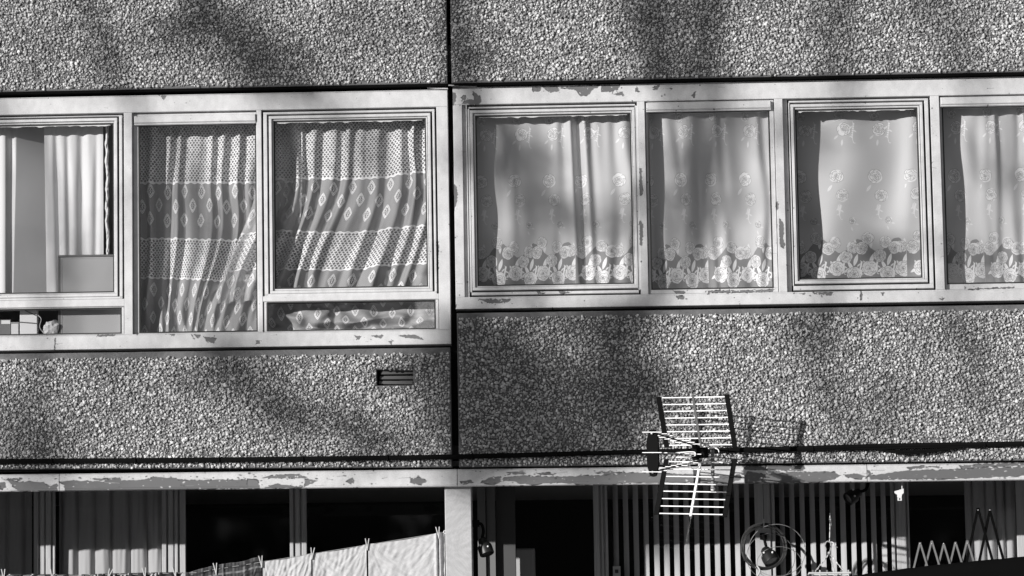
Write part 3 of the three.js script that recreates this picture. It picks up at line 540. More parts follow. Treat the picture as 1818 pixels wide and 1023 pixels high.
{
  const t = thing('tv_aerial', 'metal television aerial with two tilted grid reflectors mounted in front of the wall', 'aerial', [1.387, -1.474, 0.3]);
  const v0 = V(1.317, -1.227, 0.32), top = V(1.264, -0.846, 0.437), low = V(1.230, -1.661, 0.437), nose = V(0.968, -1.281, 1.0), r = V(0.888, -0.052, 0.456);
  const at = (c, s) => c.clone().addScaledVector(r, s);
  for (const [end, name] of [[top, 'upper'], [low, 'lower']]) {
    const bend = name === 'upper' ? 0.004 : -0.006;
    for (let k = 0; k < 8; k++) {
      const c = v0.clone().lerp(end, 1 - k * 0.122);
      const g = mergeGeometries([rod(at(c, -0.262).add(V(0, -bend * 0.5, 0)), c, 0.0046), rod(c, at(c, 0.262).add(V(0, bend * 0.6, 0)), 0.0046)]);
      part(t, 'reflector_rod', g, M.aluminium);
    }
    const n = V(-0.457, 0, 0.889);
    for (const s of [-0.265, 0.265]) part(t, 'side_bar', beam(at(v0.clone().lerp(end, 0.1), s).addScaledVector(n, 0.008), at(v0.clone().lerp(end, 1.03), s).addScaledVector(n, 0.008).add(V(0, 0.008 * Math.sign(s) * (name === 'upper' ? 1 : -1), 0)), 0.036, 0.006, n), M.blackPlastic, 'dark flat side bar');
    part(t, 'spine', beam(v0, v0.clone().lerp(end, 1.04), 0.017, 0.014, n), name === 'upper' ? mat(0.1, 0.7) : M.steel);
  }
  const booms = [[V(0.971, -1.141, 1.0), V(1.30, -1.19, 0.40)], [nose, V(1.31, -1.238, 0.335)], [V(0.965, -1.413, 1.0), V(1.31, -1.285, 0.38)]];
  for (const [a, b] of booms) {
    part(t, 'boom', beam(a, b, 0.011, 0.011), mat(0.05, 0.8));
    for (let k = 0; k < 8; k++) { const c = a.clone().lerp(b, k / 8.6 - 0.01); part(t, 'director_rod', rod(at(c, -0.074), at(c, 0.074), 0.0033), M.aluminium); }
  }
  { // waisted plate that holds the three booms apart
    const s = new THREE.Shape(); s.moveTo(-0.022, 0.155); s.quadraticCurveTo(0, 0.166, 0.022, 0.155); s.bezierCurveTo(0.046, 0.08, 0.05, 0.05, 0.034, 0); s.bezierCurveTo(0.05, -0.05, 0.046, -0.08, 0.022, -0.155); s.quadraticCurveTo(0, -0.166, -0.022, -0.155); s.bezierCurveTo(-0.046, -0.08, -0.05, -0.05, -0.034, 0); s.bezierCurveTo(-0.05, 0.05, -0.046, 0.08, -0.022, 0.155);
    const g = new THREE.ExtrudeGeometry(s, { depth: 0.012, bevelEnabled: true, bevelThickness: 0.003, bevelSize: 0.003, bevelSegments: 2 });
    g.rotateY(-0.475); g.translate(nose.x + 0.006, nose.y, nose.z - 0.03); part(t, 'boom_plate', g, M.blackPlastic);
    for (const y of [0.134, -0.134]) part(t, 'rivet', new THREE.SphereGeometry(0.009, 10, 8).translate(nose.x - 0.002, nose.y + y, nose.z - 0.005), M.steel);
  }
  part(t, 'dipole_box', mergeGeometries([new THREE.BoxGeometry(0.10, 0.07, 0.06).rotateY(-0.475).translate(1.30, -1.232, 0.40), new THREE.BoxGeometry(0.035, 0.14, 0.04).rotateY(-0.475).translate(1.27, -1.215, 0.44)]), M.blackPlastic);
  const loop = (c, w, h) => pipe([V(-w, h, 0), V(w * 0.6, h, 0), V(w, h * 0.6, 0), V(w, -h * 0.6, 0), V(w * 0.6, -h, 0), V(-w, -h, 0)].map((p) => p.applyAxisAngle(V(0, 1, 0), -0.475).add(c)), 0.0042, 50, 6);
  part(t, 'dipole_loop', loop(V(1.20, -1.248, 0.46), 0.075, 0.016), M.aluminium);
  part(t, 'mast_clamp', loop(V(1.378, -1.226, 0.31), 0.06, 0.031), M.steel);
  part(t, 'lead', pipe([V(1.26, -1.27, 0.44), V(1.225, -1.31, 0.45), V(1.245, -1.345, 0.44), V(1.29, -1.33, 0.42), V(1.30, -1.28, 0.40)], 0.0035, 40, 5, true), mat(0.5));
  part(t, 'mast', rod(V(1.391, -1.20, 0.285), V(1.387, -1.474, 0.285), 0.013, 0.013, 12), M.greyBar);
  part(t, 'mast_end', new THREE.SphereGeometry(0.017, 12, 8).translate(1.387, -1.478, 0.285), M.steel);
  part(t, 'wall_arm', mergeGeometries([rod(V(1.387, -1.44, 0.285), V(1.387, -1.44, -0.06), 0.012), rod(V(1.387, -1.44, -0.06), V(1.387, -1.27, -0.23), 0.012), new THREE.BoxGeometry(0.09, 0.02, 0.09).translate(1.387, -1.261, -0.24)]), M.greyBar);
}

// ================================================================ on the balcony
function drape(t, x0, x1, z, pleat, y0 = -3.75, seed = 1) {
  return part(t, 'drape_cloth', sheet(Math.round((x1 - x0) / pleat) * 18, 20, (u, v) => {
    const x = lerp(x0, x1, u), s = (x + 0.012 * noise(x * 7, v * 0.8 + seed)) / pleat + 0.22 * noise(x * 3, seed), f = s - Math.floor(s);
    return [x, lerp(-1.252, y0, v), z + 0.055 * Math.sqrt(Math.max(0, 1 - (2 * f - 1) ** 2)) + 0.006 * noise(x * 20, v * 3)];
  }), M2.drape);
}
drape(thing('balcony_curtain', 'grey pleated curtain at the bottom left edge of the picture', 'curtain', [-3.85, -3.75, -1.34], 'pleated balcony curtains'), -4.12, -3.6, -1.36, 0.13, -3.75, 2);
drape(thing('balcony_curtain', 'wide grey pleated curtain between two window posts at bottom left', 'curtain', [-3.0, -3.75, -1.34], 'pleated balcony curtains'), -3.40, -2.63, -1.36, 0.125, -3.75, 5);
drape(thing('balcony_curtain', 'dim pleated curtain behind the folding trellis at bottom right', 'curtain', [3.4, -3.75, -1.34], 'pleated balcony curtains'), 3.235, 3.6, -1.36, 0.075, -3.75, 8);
{ // vertical blinds
  const slatMaterial = cloth(null, 1, 1, 0.5), shape = sheet(4, 1, (u, v) => { const a = (u - 0.5) * 0.9; return [Math.sin(a) * 0.052, -v * 2.49, Math.cos(a) * 0.052 - 0.052]; });
  for (const [x0, x1, label] of [[0.69, 1.70, 'vertical blind of narrow pale slats behind the aerial'], [1.90, 2.69, 'vertical blind of narrow pale slats behind the hanging rack']]) {
    const t = thing('vertical_blind', label, 'blind', [x0, -3.76, -1.3], 'vertical blinds');
    part(t, 'head_rail', slab(x0 - 0.02, x1 + 0.02, -1.278, -1.252, -1.36, -1.3), M.darkFrame);
    const R = rng(x0 * 100 | 0);
    for (let x = x0 + 0.01; x < x1; x += 0.0735) { const m = lit(new THREE.Mesh(shape, slatMaterial)); m.name = 'slat'; m.position.set(x - x0, -1.27 + 3.76, -0.03); m.rotation.y = -0.62 + (R() - 0.5) * 0.22; m.rotation.z = (R() - 0.5) * 0.004; t.add(m); }
  }
}
{ // a pale appliance inside the dark doorway
  const t = thing('cabinet', 'pale cabinet standing inside the dark doorway right of the pillar', 'cabinet', [0.02, -3.8, -1.7]);
  part(t, 'cabinet_body', slab(-0.07, 0.10, -3.8, -1.735, -1.95, -1.62, 0.006), mat(0.35, 0.6));
  part(t, 'cabinet_door', slab(-0.06, 0.09, -3.75, -1.745, -1.619, -1.605, 0.004), mat(0.4, 0.6));
}
// ---- laundry
const lineAt = (x) => x > -2.37 ? lerp(-1.994, -1.716, Math.pow((x + 2.37) / 1.855, 1.02)) : -1.985 + 0.009 * Math.sin((x + 2.37) * 2);
{
  const t = thing('clothes_line', 'thin washing line sloping up to the concrete pillar', 'washing line', [-2.2, -1.99, -0.25]);
  const pts = []; for (let x = -4.7; x < -0.49; x += 0.12) pts.push(V(x, lineAt(x), -0.25)); pts.push(V(-0.5, lineAt(-0.5), -0.25));
  part(t, 'cord', pipe(pts, 0.0025, 160, 5), mat(0.3));
  part(t, 'hook', new THREE.TorusGeometry(0.012, 0.003, 6, 16).translate(-0.507, lineAt(-0.5), -0.25), M.steel);
}
const linenCanvas = mottled(77, 168, 192, 0.8);
const linen = new THREE.MeshPhysicalMaterial({ map: tex(linenCanvas, true, 0.4, 0.4, 0, 0, THREE.RepeatWrapping), roughness: 1, side: THREE.DoubleSide });
function washing(t, name, x0, x1, m, o) {
  return part(t, name, sheet(110, 70, (u, v) => {
    const x = lerp(x0, x1, u), hangY = lineAt(x) + 0.006 - (o.sag ?? 0.012) * Math.sin(Math.PI * u) + (o.crest?.(u) ?? 0), y = hangY - v * (o.drop ?? 0.75);
    const pull = (c, dir) => { const dx = (u - c) * (x1 - x0), a = Math.atan2(Math.abs(dx), v * 0.75 + 0.02); return 0.003 * (1 + noise(a * 3 + x0 * 9, dir)) * Math.sin(a * 21 + dir + noise(a * 4, x0) * 2) * Math.exp(-v * 2.4) * Math.min(1, v * 9); };
    const z = -0.25 + pull(0, 0) + pull(1, 1.4) + 0.02 * noise(u * 3 + x0 * 7, v * 1.2) * v * 3 * (o.soft ?? 0.4) + 0.004 * noise(u * 9 + v * 5, v * 7 + x0 * 3) + (o.edge ?? 0) * Math.sin(smooth(0.86, 1, u) * 12) * 0.018 + (o.bunch ?? 0) * Math.sin(u * 44 + noise(u * 5, v) * 2);
    return [x, y, z, u * (x1 - x0), 1 - v * (o.drop ?? 0.75)];
  }), m);
}
washing(thing('white_cloth', 'narrow crumpled white cloth beside the dark checked garment on the line', 'laundry', [-1.65, -2.65, -0.25], 'white cloths on the line'), 'cloth', -1.815, -1.468, linen, { soft: 0.7 });
washing(thing('white_cloth', 'creased white cloth in the middle of the washing line', 'laundry', [-1.26, -2.65, -0.25], 'white cloths on the line'), 'cloth', -1.458, -1.072, linen, { soft: 0.6 });
washing(thing('white_cloth', 'widest white cloth on the line, touching the pillar', 'laundry', [-0.8, -2.6, -0.25], 'white cloths on the line'), 'cloth', -1.06, -0.515, linen, { soft: 0.3, edge: 1 });
const checkCanvas = (() => { const [c, g] = canvas(256, 256, css(62)); for (let k = 0; k < 8; k++) { g.globalAlpha = 0.55; g.fillStyle = css(k % 2 ? 150 : 28); g.fillRect(k * 32, 0, 12, 256); g.fillRect(0, k * 32, 256, 12); } return c; })();
const blotCanvas = (() => { const [c, g] = canvas(256, 256, css(46)), R = rng(91); for (let k = 0; k < 90; k++) { g.fillStyle = css(R() < 0.6 ? 170 : 20); g.beginPath(); g.ellipse(R() * 256, R() * 256, 4 + R() * 14, 3 + R() * 9, R() * 3, 0, 7); g.fill(); } return c; })();
const fabric = (c, s) => new THREE.MeshStandardMaterial({ map: tex(c, true, s, s, 0, 0, THREE.RepeatWrapping), roughness: 1, side: THREE.DoubleSide });
washing(thing('checked_garment', 'dark checked garment humped over the line left of the white cloths', 'garment', [-2.1, -2.6, -0.25], 'dark washing'), 'cloth', -2.37, -1.825, fabric(checkCanvas, 0.3), { bunch: 0.008, sag: -0.025, crest: (u) => 0.03 * smooth(0.7, 0.97, u) });
washing(thing('patterned_cloth', 'dark blotched cloth hanging below the wide pleated curtain', 'garment', [-2.8, -2.6, -0.25], 'dark washing'), 'cloth', -3.12, -2.39, fabric(blotCanvas, 0.22), { bunch: 0.012, sag: -0.004 });
washing(thing('patterned_cloth', 'dark blotched cloth hanging at the bottom left corner', 'garment', [-3.5, -2.6, -0.25], 'dark washing'), 'cloth', -3.95, -3.14, fabric(blotCanvas, 0.17), { bunch: 0.012, sag: -0.004 });
{
  const spots = [[-3.68, 'at the bottom left corner of the line'], [-3.33, 'in front of the leftmost window post'], [-2.93, 'in front of the wide pleated curtain'], [-2.66, 'leaning, below the right end of the wide pleated curtain'], [-2.44, 'in front of the second window post'], [-2.15, 'in the middle of the dark checked garment'], [-1.822, 'between checked garment and white cloths'], [-1.463, 'between the narrow and the middle white cloth'], [-1.066, 'between the middle and the widest white cloth'], [-0.555, 'on the line beside the pillar']];
  const wood = mat(0.5, 0.8), jaw = new THREE.BoxGeometry(0.006, 0.085, 0.009);
  spots.forEach(([x, where], k) => {
    const t = thing('clothes_peg', 'clothes peg ' + where, 'clothes peg', [x, lineAt(x) - 0.035, -0.25], 'pegs on the washing line');
    const lean = [0.05, -0.02, -0.35, 0.12, 0.15, 0.1, 0.12, -0.1, 0.0, 0.1][k];
    for (const s of [-1, 1]) { const m = lit(new THREE.Mesh(jaw, wood)); m.name = 'jaw'; m.position.set(lean * -0.035 + s * 0.006, 0.038, 0.012); m.rotation.z = lean - s * 0.16; t.add(m); }
    const s = lit(new THREE.Mesh(new THREE.TorusGeometry(0.006, 0.0016, 5, 10), M.steel)); s.name = 'spring'; s.position.set(lean * -0.035, 0.03, 0.014); t.add(s);
  });
}
// ---- lamps and bits of metal under the balcony ceiling
function spotlight(label, base, head, dir, size, bracket) {
  const t = thing('spotlight', label, 'spotlight', base, 'unlit spotlights under the balcony ceiling');
  const d = dir.clone().normalize(), q = new THREE.Quaternion().setFromUnitVectors(V(0, -1, 0), d), s = size;
  const prof = [[0.001, 0.62], [0.22, 0.6], [0.3, 0.5], [0.32, 0.2], [0.48, 0.05], [0.5, -0.1], [0.5, -0.56], [0.47, -0.6], [0.45, -0.56], [0.44, -0.3], [0.001, -0.28]].map(([a, b]) => new THREE.Vector2(a * s, b * s));
  const g = new THREE.LatheGeometry(prof, 24); g.applyQuaternion(q); g.translate(head.x, head.y, head.z); part(t, 'housing', g, mat(0.012, 0.45));
  const l = new THREE.CylinderGeometry(0.43 * s, 0.43 * s, 0.02 * s, 20); l.translate(0, -0.4 * s, 0); l.applyQuaternion(q); l.translate(head.x, head.y, head.z); part(t, 'lens', l, mat(0.12, 0.15));
  for (const k of [-0.26, 0.2]) { const c = V(k * s, -0.12 * s - k * 0.5 * s, 0.5 * s * Math.cos(k)).applyQuaternion(q).add(head); part(t, 'screw', new THREE.SphereGeometry(0.07 * s, 8, 6).translate(c.x, c.y, c.z), mat(0.75, 0.3)); }
  const b = bracket.map(([x, y, z]) => V(x, y, z)); part(t, 'bracket', pipe(b, 0.011, 24, 7), M.blackPlastic);
  part(t, 'mount', new THREE.BoxGeometry(0.05, 0.045, 0.05).translate(b[0].x, b[0].y, b[0].z), M.blackPlastic);
  return t;
}
spotlight('black spotlight pointing down from the right side of the pillar', [-0.29, -1.66, -0.19], V(-0.228, -1.825, -0.19), V(0.32, -1, 0.25), 0.105, [[-0.287, -1.66, -0.19], [-0.25, -1.665, -0.19], [-0.235, -1.71, -0.19], [-0.245, -1.765, -0.195]]);
spotlight('round grey spotlight tilted under the ceiling near the white bracket', [2.46, -1.25, -0.5], V(2.40, -1.468, -0.5), V(-1, -0.65, 0.5), 0.10, [[2.50, -1.27, -0.5], [2.50, -1.40, -0.5], [2.48, -1.43, -0.5], [2.45, -1.44, -0.5], [2.43, -1.45, -0.5]]);
spotlight('black spotlight behind the coil of wire', [1.78, -1.70, -1.17], V(1.80, -1.86, -0.95), V(0.4, -0.8, 0.6), 0.12, [[1.77, -1.70, -1.18], [1.77, -1.71, -1.06], [1.775, -1.75, -1.0], [1.785, -1.8, -0.97]]);
{
  const t = thing('wire_coil', 'coil of dark wire hung in front of a window post right of the aerial', 'wire coil', [1.76, -2.0, -0.5]), R = rng(17), list = [];
  for (let k = 0; k < 15; k++) {
    const cx = 1.757 + (R() - 0.5) * 0.018, cy = -1.815 - R() * 0.02, r = 0.143 + R() * 0.02, ph = R() * 6, pts = [];
    for (let n = 0; n < 22; n++) { const a = n / 22 * Math.PI * 2; pts.push(V(cx + Math.cos(a) * r * (1 + 0.02 * Math.sin(3 * a + ph)), cy + Math.sin(a) * r, -0.5 + 0.02 * Math.sin(a + ph))); }
    list.push(pipe(pts, 0.0026, 60, 5, true));
  }
  part(t, 'coiled_wire', mergeGeometries(list), mat(0.022, 0.5));
  for (const [cx, cy, rx, ry, tone] of [[1.845, -1.855, 0.20, 0.185, 0.25], [1.80, -1.90, 0.17, 0.165, 0.12], [1.86, -1.95, 0.16, 0.12, 0.2]]) { const pts = []; for (let n = 0; n < 26; n++) { const a = n / 26 * Math.PI * 2; pts.push(V(cx + Math.cos(a) * rx, cy + Math.sin(a) * ry, -0.47 + 0.02 * Math.sin(2 * a + cx * 9))); } part(t, 'loose_loop', pipe(pts, 0.0022, 80, 5, true), mat(tone, 0.4)); }
  part(t, 'hanging_cord', rod(V(1.757, -1.25, -0.5), V(1.757, -1.66, -0.5), 0.002), mat(0.03));
  part(t, 'binding', mergeGeometries([pipe([V(1.70, -1.96, -0.48), V(1.72, -2.0, -0.47), V(1.69, -2.06, -0.47), V(1.70, -2.16, -0.48)], 0.006, 20, 5), rod(V(1.757, -1.63, -0.48), V(1.757, -1.70, -0.48), 0.005)]), mat(0.5));
}
{
  const t = thing('drying_hanger', 'small hanging rack for drying clothes, on white cord right of the wire coil', 'drying rack', [2.22, -2.03, -0.4]);
  const white = mat(0.68, 0.6), ring = V(2.212, -1.885, -0.4);
  part(t, 'upper_cord', rod(V(2.224, -1.25, -0.4), V(2.224, -1.60, -0.4), 0.0012), mat(0.02));
  part(t, 'cord', mergeGeometries([pipe([V(2.224, -1.6, -0.4), V(2.222, -1.68, -0.4), V(2.219, -1.74, -0.4), V(2.216, -1.80, -0.4)], 0.004, 20, 5)]), white);
  part(t, 'knot', mergeGeometries([new THREE.SphereGeometry(0.009, 8, 6).translate(2.224, -1.645, -0.4), rod(V(2.226, -1.645, -0.395), V(2.234, -1.69, -0.39), 0.0035, 0.002)]), white);
  part(t, 'hook', pipe([V(2.19, -1.86, -0.4), V(2.185, -1.82, -0.4), V(2.2, -1.80, -0.4), V(2.222, -1.81, -0.4), V(2.222, -1.85, -0.4), V(2.212, -1.89, -0.4)], 0.0055, 30, 6), mat(0.3, 0.5));
  part(t, 'tie_end', pipe([V(2.222, -1.805, -0.39), V(2.24, -1.81, -0.385), V(2.25, -1.835, -0.385), V(2.27, -1.845, -0.385)], 0.004, 16, 5), white);
  part(t, 'ring', new THREE.SphereGeometry(0.014, 10, 8).translate(ring.x, ring.y, ring.z), mat(0.4, 0.5));
  for (const [x, z] of [[2.105, -0.34], [2.31, -0.34], [2.25, -0.5]]) {   // chains
    const e = V(x, -2.02, z), list = []; for (let k = 0; k < 9; k++) { const g = new THREE.TorusGeometry(0.008, 0.0022, 5, 10); g.scale(0.6, 1, 1); g.rotateY(k % 2 ? 1.2 : 0); g.applyQuaternion(new THREE.Quaternion().setFromUnitVectors(V(0, 1, 0), e.clone().sub(ring).normalize())); const c = ring.clone().lerp(e, (k + 0.6) / 9.2); g.translate(c.x, c.y, c.z); list.push(g); }
    list.push(rod(ring, e, 0.0016)); part(t, 'chain', mergeGeometries(list), white);
  }
  part(t, 'rack', mergeGeometries([slab(2.06, 2.36, -2.034, -2.022, -0.345, -0.33), slab(2.06, 2.36, -2.034, -2.022, -0.52, -0.505), slab(2.06, 2.075, -2.034, -2.022, -0.504, -0.346), slab(2.345, 2.36, -2.034, -2.022, -0.504, -0.346)]), mat(0.55, 0.6));
  for (let k = 0; k < 6; k++) part(t, 'clip', mergeGeometries([slab(2.085 + k * 0.05, 2.095 + k * 0.05, -2.10, -2.035, -0.342, -0.334), slab(2.084 + k * 0.05, 2.096 + k * 0.05, -2.021, -2.008, -0.34, -0.33)]), mat(k % 2 ? 0.5 : 0.2, 0.6));
}
{
  const t = thing('white_bracket', 'small white metal bracket with round hole on the post at lower right', 'bracket', [2.71, -1.54, -0.1]);
  const s = new THREE.Shape(); s.moveTo(-0.035, 0.012); s.lineTo(0.028, 0.03); s.lineTo(0.028, 0.0); s.lineTo(0.016, -0.01); s.lineTo(0.012, -0.03); s.lineTo(-0.018, -0.028); s.lineTo(-0.016, -0.012); s.lineTo(-0.034, 0.0); s.holes.push(new THREE.Path().absellipse(-0.002, 0.004, 0.01, 0.01, 0, 7));
  part(t, 'plate', new THREE.ExtrudeGeometry(s, { depth: 0.008, bevelEnabled: true, bevelSize: 0.001, bevelThickness: 0.001, bevelSegments: 1 }).translate(2.703, -1.488, -0.1), mat(0.72, 0.5));
  part(t, 'lower_plate', ringFrame([2.687, 2.717, -1.542, -1.518], [2.697, 2.707, -1.536, -1.524], -0.1, -0.092, 0.001), mat(0.72, 0.5));
  part(t, 'hanger_wire', rod(V(2.725, -1.334, -0.096), V(2.72, -1.465, -0.096), 0.003), M.steel);
}
{
  const t = thing('wall_switch', 'tiny square switch box beside the window post below the aerial', 'switch', [0.715, -2.0, -1.12]);
  part(t, 'switch_box', slab(0.675, 0.73, -2.02, -1.905, ZW - 0.04, ZW + 0.02), mat(0.4, 0.6));
  part(t, 'switch_rocker', slab(0.69, 0.715, -1.955, -1.93, ZW + 0.021, ZW + 0.03), mat(0.03, 0.5));
}
{ // expanding trellis
  const t = thing('folding_trellis', 'folding scissor trellis across the dark window at lower right', 'trellis', [3.05, -2.6, -0.62]);
  const bar = M.matt, bar2 = mat(0.16, 0.6), p = 0.0835, x0 = 2.78;
  for (let k = 0; k < 7; k++) for (const s of [-1, 1]) {
    const peak = k < 5 ? -1.80 + 0.012 * Math.sin(k * 2.1) : -1.56 - (k - 5) * 0.02, cx = x0 + 0.083 + k * p, H = peak + 2.35;
    part(t, 'lattice_bar', beam(V(cx, peak, -0.6 + s * 0.005), V(cx + s * H * (k < 5 ? 0.27 : 0.24), -2.35, -0.6 + s * 0.005), k < 5 ? 0.013 : 0.019, 0.006), k < 5 ? bar2 : bar);
  }
  for (let k = 0; k < 7; k++) part(t, 'rivet', new THREE.SphereGeometry(0.004, 8, 6).translate(x0 + 0.083 + k * p, (k < 5 ? -1.81 : -1.575) , -0.588), M.steel);
  part(t, 'bottom_rail', slab(2.7, 3.55, -2.39, -2.36, -0.62, -0.58), bar);
}
{ // dark canopy that juts out below, its upper edge just in the picture
  const t = thing('canopy', 'dark canvas canopy edge rising across the bottom right corner', 'canopy', [3.0, -2.6, 1.3]), m = M.matt;
  const topY = (x) => lerp(-2.172, -2.058, (x - 2.338) / 1.09) + 0.012 * Math.sin((x - 2.2) * 2.6);
  part(t, 'canvas', sheet(60, 24, (u, v) => { const x = lerp(1.6, 4.6, u), a = v * 2.2; return [x, topY(x) - (a < 0.6 ? 0.09 * (1 - Math.cos(a * 2.6)) : 0.09 + (a - 0.6) * 0.25) + 0.004 * noise(x * 9, v * 4), 1.5 + (a < 0.6 ? 0.09 * Math.sin(a * 2.6) : 0.09)]; }), m);
  part(t, 'canvas_roof', sheet(40, 10, (u, v) => { const x = lerp(1.6, 4.6, u); return [x, topY(x) - v * 0.25 - 0.002, 1.5 - v * 1.5]; }), m);
  for (const x of [1.75, 4.45]) part(t, 'support_arm', rod(V(x, topY(x) - 0.06, 1.48), V(x, -3.2, -0.03), 0.016), M.blackPlastic);
}

// ================================================================ the tree across the pavement, outside the picture, whose shade dapples the wall
{
  const t = new THREE.Group(); t.name = numbered('tree'); t.position.set(-22.5, 0, 17); scene.add(t);
  t.userData = { label: 'tall sparse tree across the pavement, outside the left of the picture', category: 'tree' };
  const bark = mat(0.09, 0.95), R = rng(303), list = [], tips = [];
  const S = V(-0.97, 0.25, 1);
  const over = (x, y, d) => V(x, y + BASE, 0).addScaledVector(S, d).sub(t.position);     // the point of the crown that shades x, y of the wall
  const taper = (pts, r0, r1, n = 14) => { const c = new THREE.CatmullRomCurve3(pts); let a = c.getPoint(0); for (let k = 1; k <= n; k++) { const b = c.getPoint(k / n); list.push(rod(a, b, lerp(r0, r1, (k - 1) / n), lerp(r0, r1, k / n), 7)); a = b; } return c; };
  // limbs leave the trunk above the picture, arch over it and droop
  const limbs = [
    [[-4.6, 3.6], [-3.2, 3.0], [-2.35, 2.3], [-1.9, 1.85], [-1.5, 1.45], [-1.25, 1.0], 0.09, 0.025], [[-3.6, 4.2], [-0.6, 3.9], [0.7, 3.2], [1.02, 2.3], [1.12, 1.5], [1.1, 0.7], [1.0, 0.1], 0.10, 0.035],
    [[-4.0, 3.9], [-1.4, 3.4], [-0.5, 2.5], [-0.3, 1.3], [-0.12, 0.5], [-0.28, -0.3], [-0.18, -1.15], 0.10, 0.06], [[-2.6, 4.4], [0.4, 4.0], [1.4, 2.8], [1.35, 1.2], [1.0, 0.1], [0.72, -0.65], [0.84, -1.2], 0.10, 0.07],
    [[-0.4, 1.6], [0.12, 0.6], [0.08, -0.3], [0.2, -1.15], 0.04, 0.035], [[-3.3, 3.0], [-2.9, 1.8], [-2.5, 0.6], [-2.0, -0.5], [-1.45, -1.1], 0.05, 0.02],
    [[-3.4, 4.2], [0.6, 4.2], [2.2, 3.0], [2.35, 1.7], [2.3, 0.6], [2.15, -0.4], [2.3, -1.0], 0.07, 0.02], [[-4.6, 3.2], [-4.1, 2.0], [-3.5, 0.6], [-3.4, -0.6], [-3.3, -1.2], 0.05, 0.02], [[1.4, 2.8], [2.9, 2.2], [3.3, 1.0], [3.1, 0.0], [3.3, -0.9], 0.05, 0.02],
  ];
  const boughs = limbs.map((l, n) => {
    const pts = l.filter(Array.isArray).map(([x, y], k) => over(x, y, 16.8 + 0.9 * Math.sin(n * 2.3 + k * 0.5)));
    const c = taper(pts, l[l.length - 2], l[l.length - 1], 22);
    for (let k = 0; k < 12; k++) { const a = c.getPoint(0.2 + 0.8 * R()), d = V(R() - 0.5, (R() - 0.6) * 1.2, R() - 0.5).normalize().multiplyScalar(0.3 + R() * 0.6), b = a.clone().add(d); const mid = a.clone().lerp(b, 0.5).add(V((R() - 0.5) * 0.2, R() * 0.12, (R() - 0.5) * 0.2)); taper([a, mid, b], 0.018, 0.006, 4); }
    return c;
  });
  const root = over(-6.0, 0, 17).setY(0), fork = over(-5.2, 3.0, 17);
  taper([root, root.clone().lerp(fork, 0.35).add(V(0.2, 0, 0)), root.clone().lerp(fork, 0.7).add(V(-0.1, 0, 0.1)), fork], 0.42, 0.22, 20);
  for (const b of boughs.filter((_, n) => n !== 4 && n !== 8)) taper([fork.clone().add(V(0, -0.8, 0)), fork.clone().lerp(b.getPoint(0), 0.6).add(V(0, 0.15, 0)), b.getPoint(0)], 0.15, 0.1, 6);
  const sprays = [[-0.25, -0.4, 0.26, 300], [-0.2, -0.95, 0.3, 400], [0.12, -0.75, 0.26, 220], [0.2, -1.1, 0.28, 150], [0.72, -0.3, 0.2, 150], [0.8, -0.75, 0.22, 200], [0.4, -0.3, 0.16, 30], [0.5, -1.15, 0.22, 70], [-0.3, -1.35, 0.2, 60], [-2.15, 1.95, 0.28, 110], [-1.7, 1.62, 0.25, 110], [1.05, 2.0, 0.22, 100], [1.1, 1.65, 0.18, 45], [-1.0, 1.9, 0.22, 24], [-0.25, 1.75, 0.2, 28], [-3.2, 1.8, 0.3, 22], [-2.0, -0.55, 0.22, 80], [-1.6, -0.8, 0.24, 60], [-1.05, -1.08, 0.22, 60], [-0.55, -0.55, 0.15, 50], [-3.4, -1.1, 0.28, 90], [-2.9, -0.5, 0.2, 16],
    [2.2, -0.3, 0.26, 32], [2.5, -0.9, 0.3, 32], [3.3, -0.6, 0.3, 24], [2.3, 1.8, 0.3, 26], [3.1, 2.0, 0.3, 22], [-0.3, 1.0, 0.22, 55], [0.0, 0.7, 0.24, 45], [0.4, 0.5, 0.2, 22], [0.9, 0.6, 0.26, 55], [1.05, 0.95, 0.2, 35], [2.35, 0.3, 0.2, 40], [1.85, 1.1, 0.18, 36], [3.2, 0.8, 0.25, 24], [-2.4, 0.5, 0.25, 16], [-1.3, 0.6, 0.3, 22], [-3.5, 0.5, 0.3, 16]];
  for (const [x, y, r, n] of sprays) {
    const c = over(x, y, 16.8 + (R() - 0.5) * 1.4); let best = null, d = 1e9;
    for (const b of boughs) for (let k = 4; k <= 20; k++) { const p = b.getPoint(k / 20), q = p.distanceTo(c); if (q < d) { d = q; best = p; } }
    taper([best, best.clone().lerp(c, 0.5).add(V(0, 0.1, 0)), c], 0.02, 0.008, 4);
    for (let k = 0; k < n; k++) { const q = V(R() + R() - 1, R() + R() - 1, R() + R() - 1).multiplyScalar(r * 1.25); tips.push(c.clone().add(q)); }
  }
  const trunk = lit(new THREE.Mesh(mergeGeometries(list), bark)); trunk.name = 'trunk'; t.add(trunk);
  const leaf = new THREE.BufferGeometry(); leaf.setAttribute('position', new THREE.Float32BufferAttribute([0, 0, 0, 0.03, 0.05, 0.006, 0, 0.11, -0.004, -0.03, 0.05, 0.006], 3)); leaf.setIndex([0, 1, 2, 0, 2, 3]); leaf.computeVertexNormals();
  const N = tips.length, crown = lit(new THREE.InstancedMesh(leaf, new THREE.MeshStandardMaterial({ color: grey(0.07), roughness: 0.8, side: THREE.DoubleSide }), N)), m = new THREE.Matrix4(), q = new THREE.Quaternion(), e = new THREE.Euler();
  tips.forEach((c, k) => { const s = 0.75 + R() * 0.8; e.set(R() * 6, R() * 6, R() * 6); q.setFromEuler(e); m.compose(c, q, V(s, s, s)); crown.setMatrixAt(k, m); });
  crown.name = 'crown'; crown.userData.kind = 'stuff'; t.add(crown);
}
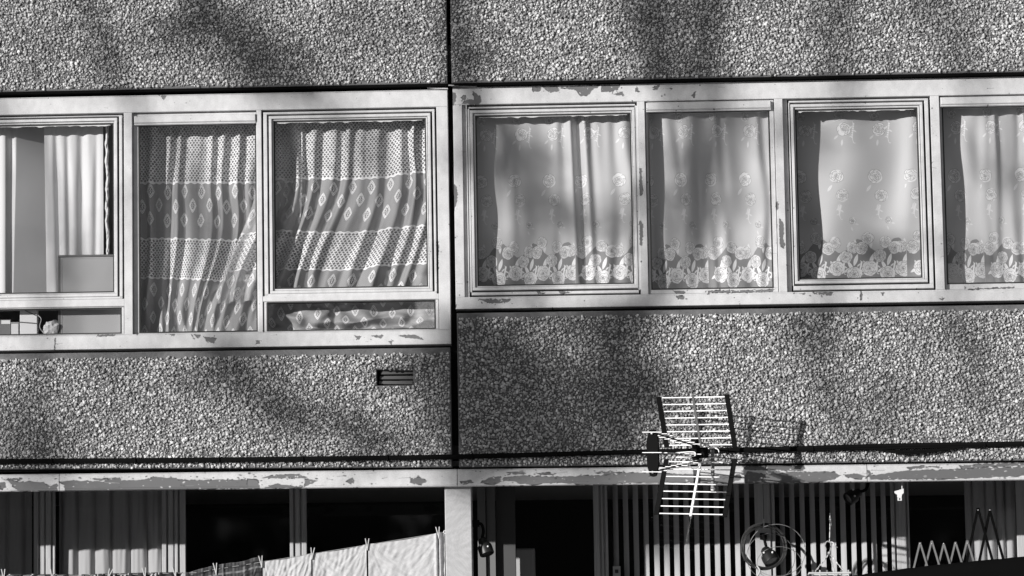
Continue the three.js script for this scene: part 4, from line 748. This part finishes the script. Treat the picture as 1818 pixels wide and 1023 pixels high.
// ---- the row of trees behind the photographer: what the dark panes mirror
{
  const bark = mat(0.07, 0.95), green = new THREE.MeshStandardMaterial({ color: grey(0.05), roughness: 0.85, side: THREE.DoubleSide }), R = rng(808);
  const leafShape = new THREE.BufferGeometry(); leafShape.setAttribute('position', new THREE.Float32BufferAttribute([0, 0, 0, 0.24, 0.3, 0.05, 0, 0.7, -0.04, -0.24, 0.3, 0.05], 3)); leafShape.setIndex([0, 1, 2, 0, 2, 3]); leafShape.computeVertexNormals();
  const where = ['far left', 'left', 'third from left', 'fourth from left', 'middle', 'fourth from right', 'third from right', 'right', 'far right'];
  for (let k = 0; k < 9; k++) {
    const x = -16 + k * 5.2 + R() * 1.2, z = 50 + R() * 5, h = 14 + R() * 3, t = new THREE.Group(); t.name = numbered('street_tree'); t.position.set(x, 0, z); scene.add(t);
    t.userData = { label: 'leafy street tree facing the building from across the road, ' + where[k] + ' of its row', category: 'tree', group: 'street trees across the road' };
    const tr = lit(new THREE.Mesh(mergeGeometries([rod(V(0, -0.1, 0), V(0.2, h * 0.5, 0), 0.3, 0.2, 9), rod(V(0.2, h * 0.5, 0), V(0, h * 0.85, 0.3), 0.2, 0.05, 8), rod(V(0.1, h * 0.3, 0), V(-1.6, h * 0.6, 0.5), 0.12, 0.04), rod(V(0.15, h * 0.4, 0), V(1.7, h * 0.68, -0.4), 0.12, 0.04)]), bark)); tr.name = 'trunk'; t.add(tr);
    const n = 1500, cr = lit(new THREE.InstancedMesh(leafShape, green, n)), m = new THREE.Matrix4(), q = new THREE.Quaternion(), e = new THREE.Euler();
    for (let i = 0; i < n; i++) { const a = R() * 6.3, b = Math.acos(2 * R() - 1), f = Math.cbrt(R()) * (0.85 + 0.25 * noise(a * 2 + k, b * 2)); e.set(R() * 6, R() * 6, R() * 6); q.setFromEuler(e); const s = 0.7 + R() * 0.8; m.compose(V(Math.sin(b) * Math.cos(a) * 3.1 * f, h * 0.58 + Math.cos(b) * h * 0.42 * f, Math.sin(b) * Math.sin(a) * 2.8 * f), q, V(s, s, s)); cr.setMatrixAt(i, m); }
    cr.name = 'crown'; cr.userData.kind = 'stuff'; t.add(cr);
  }
}
renderer.render(scene, camera);
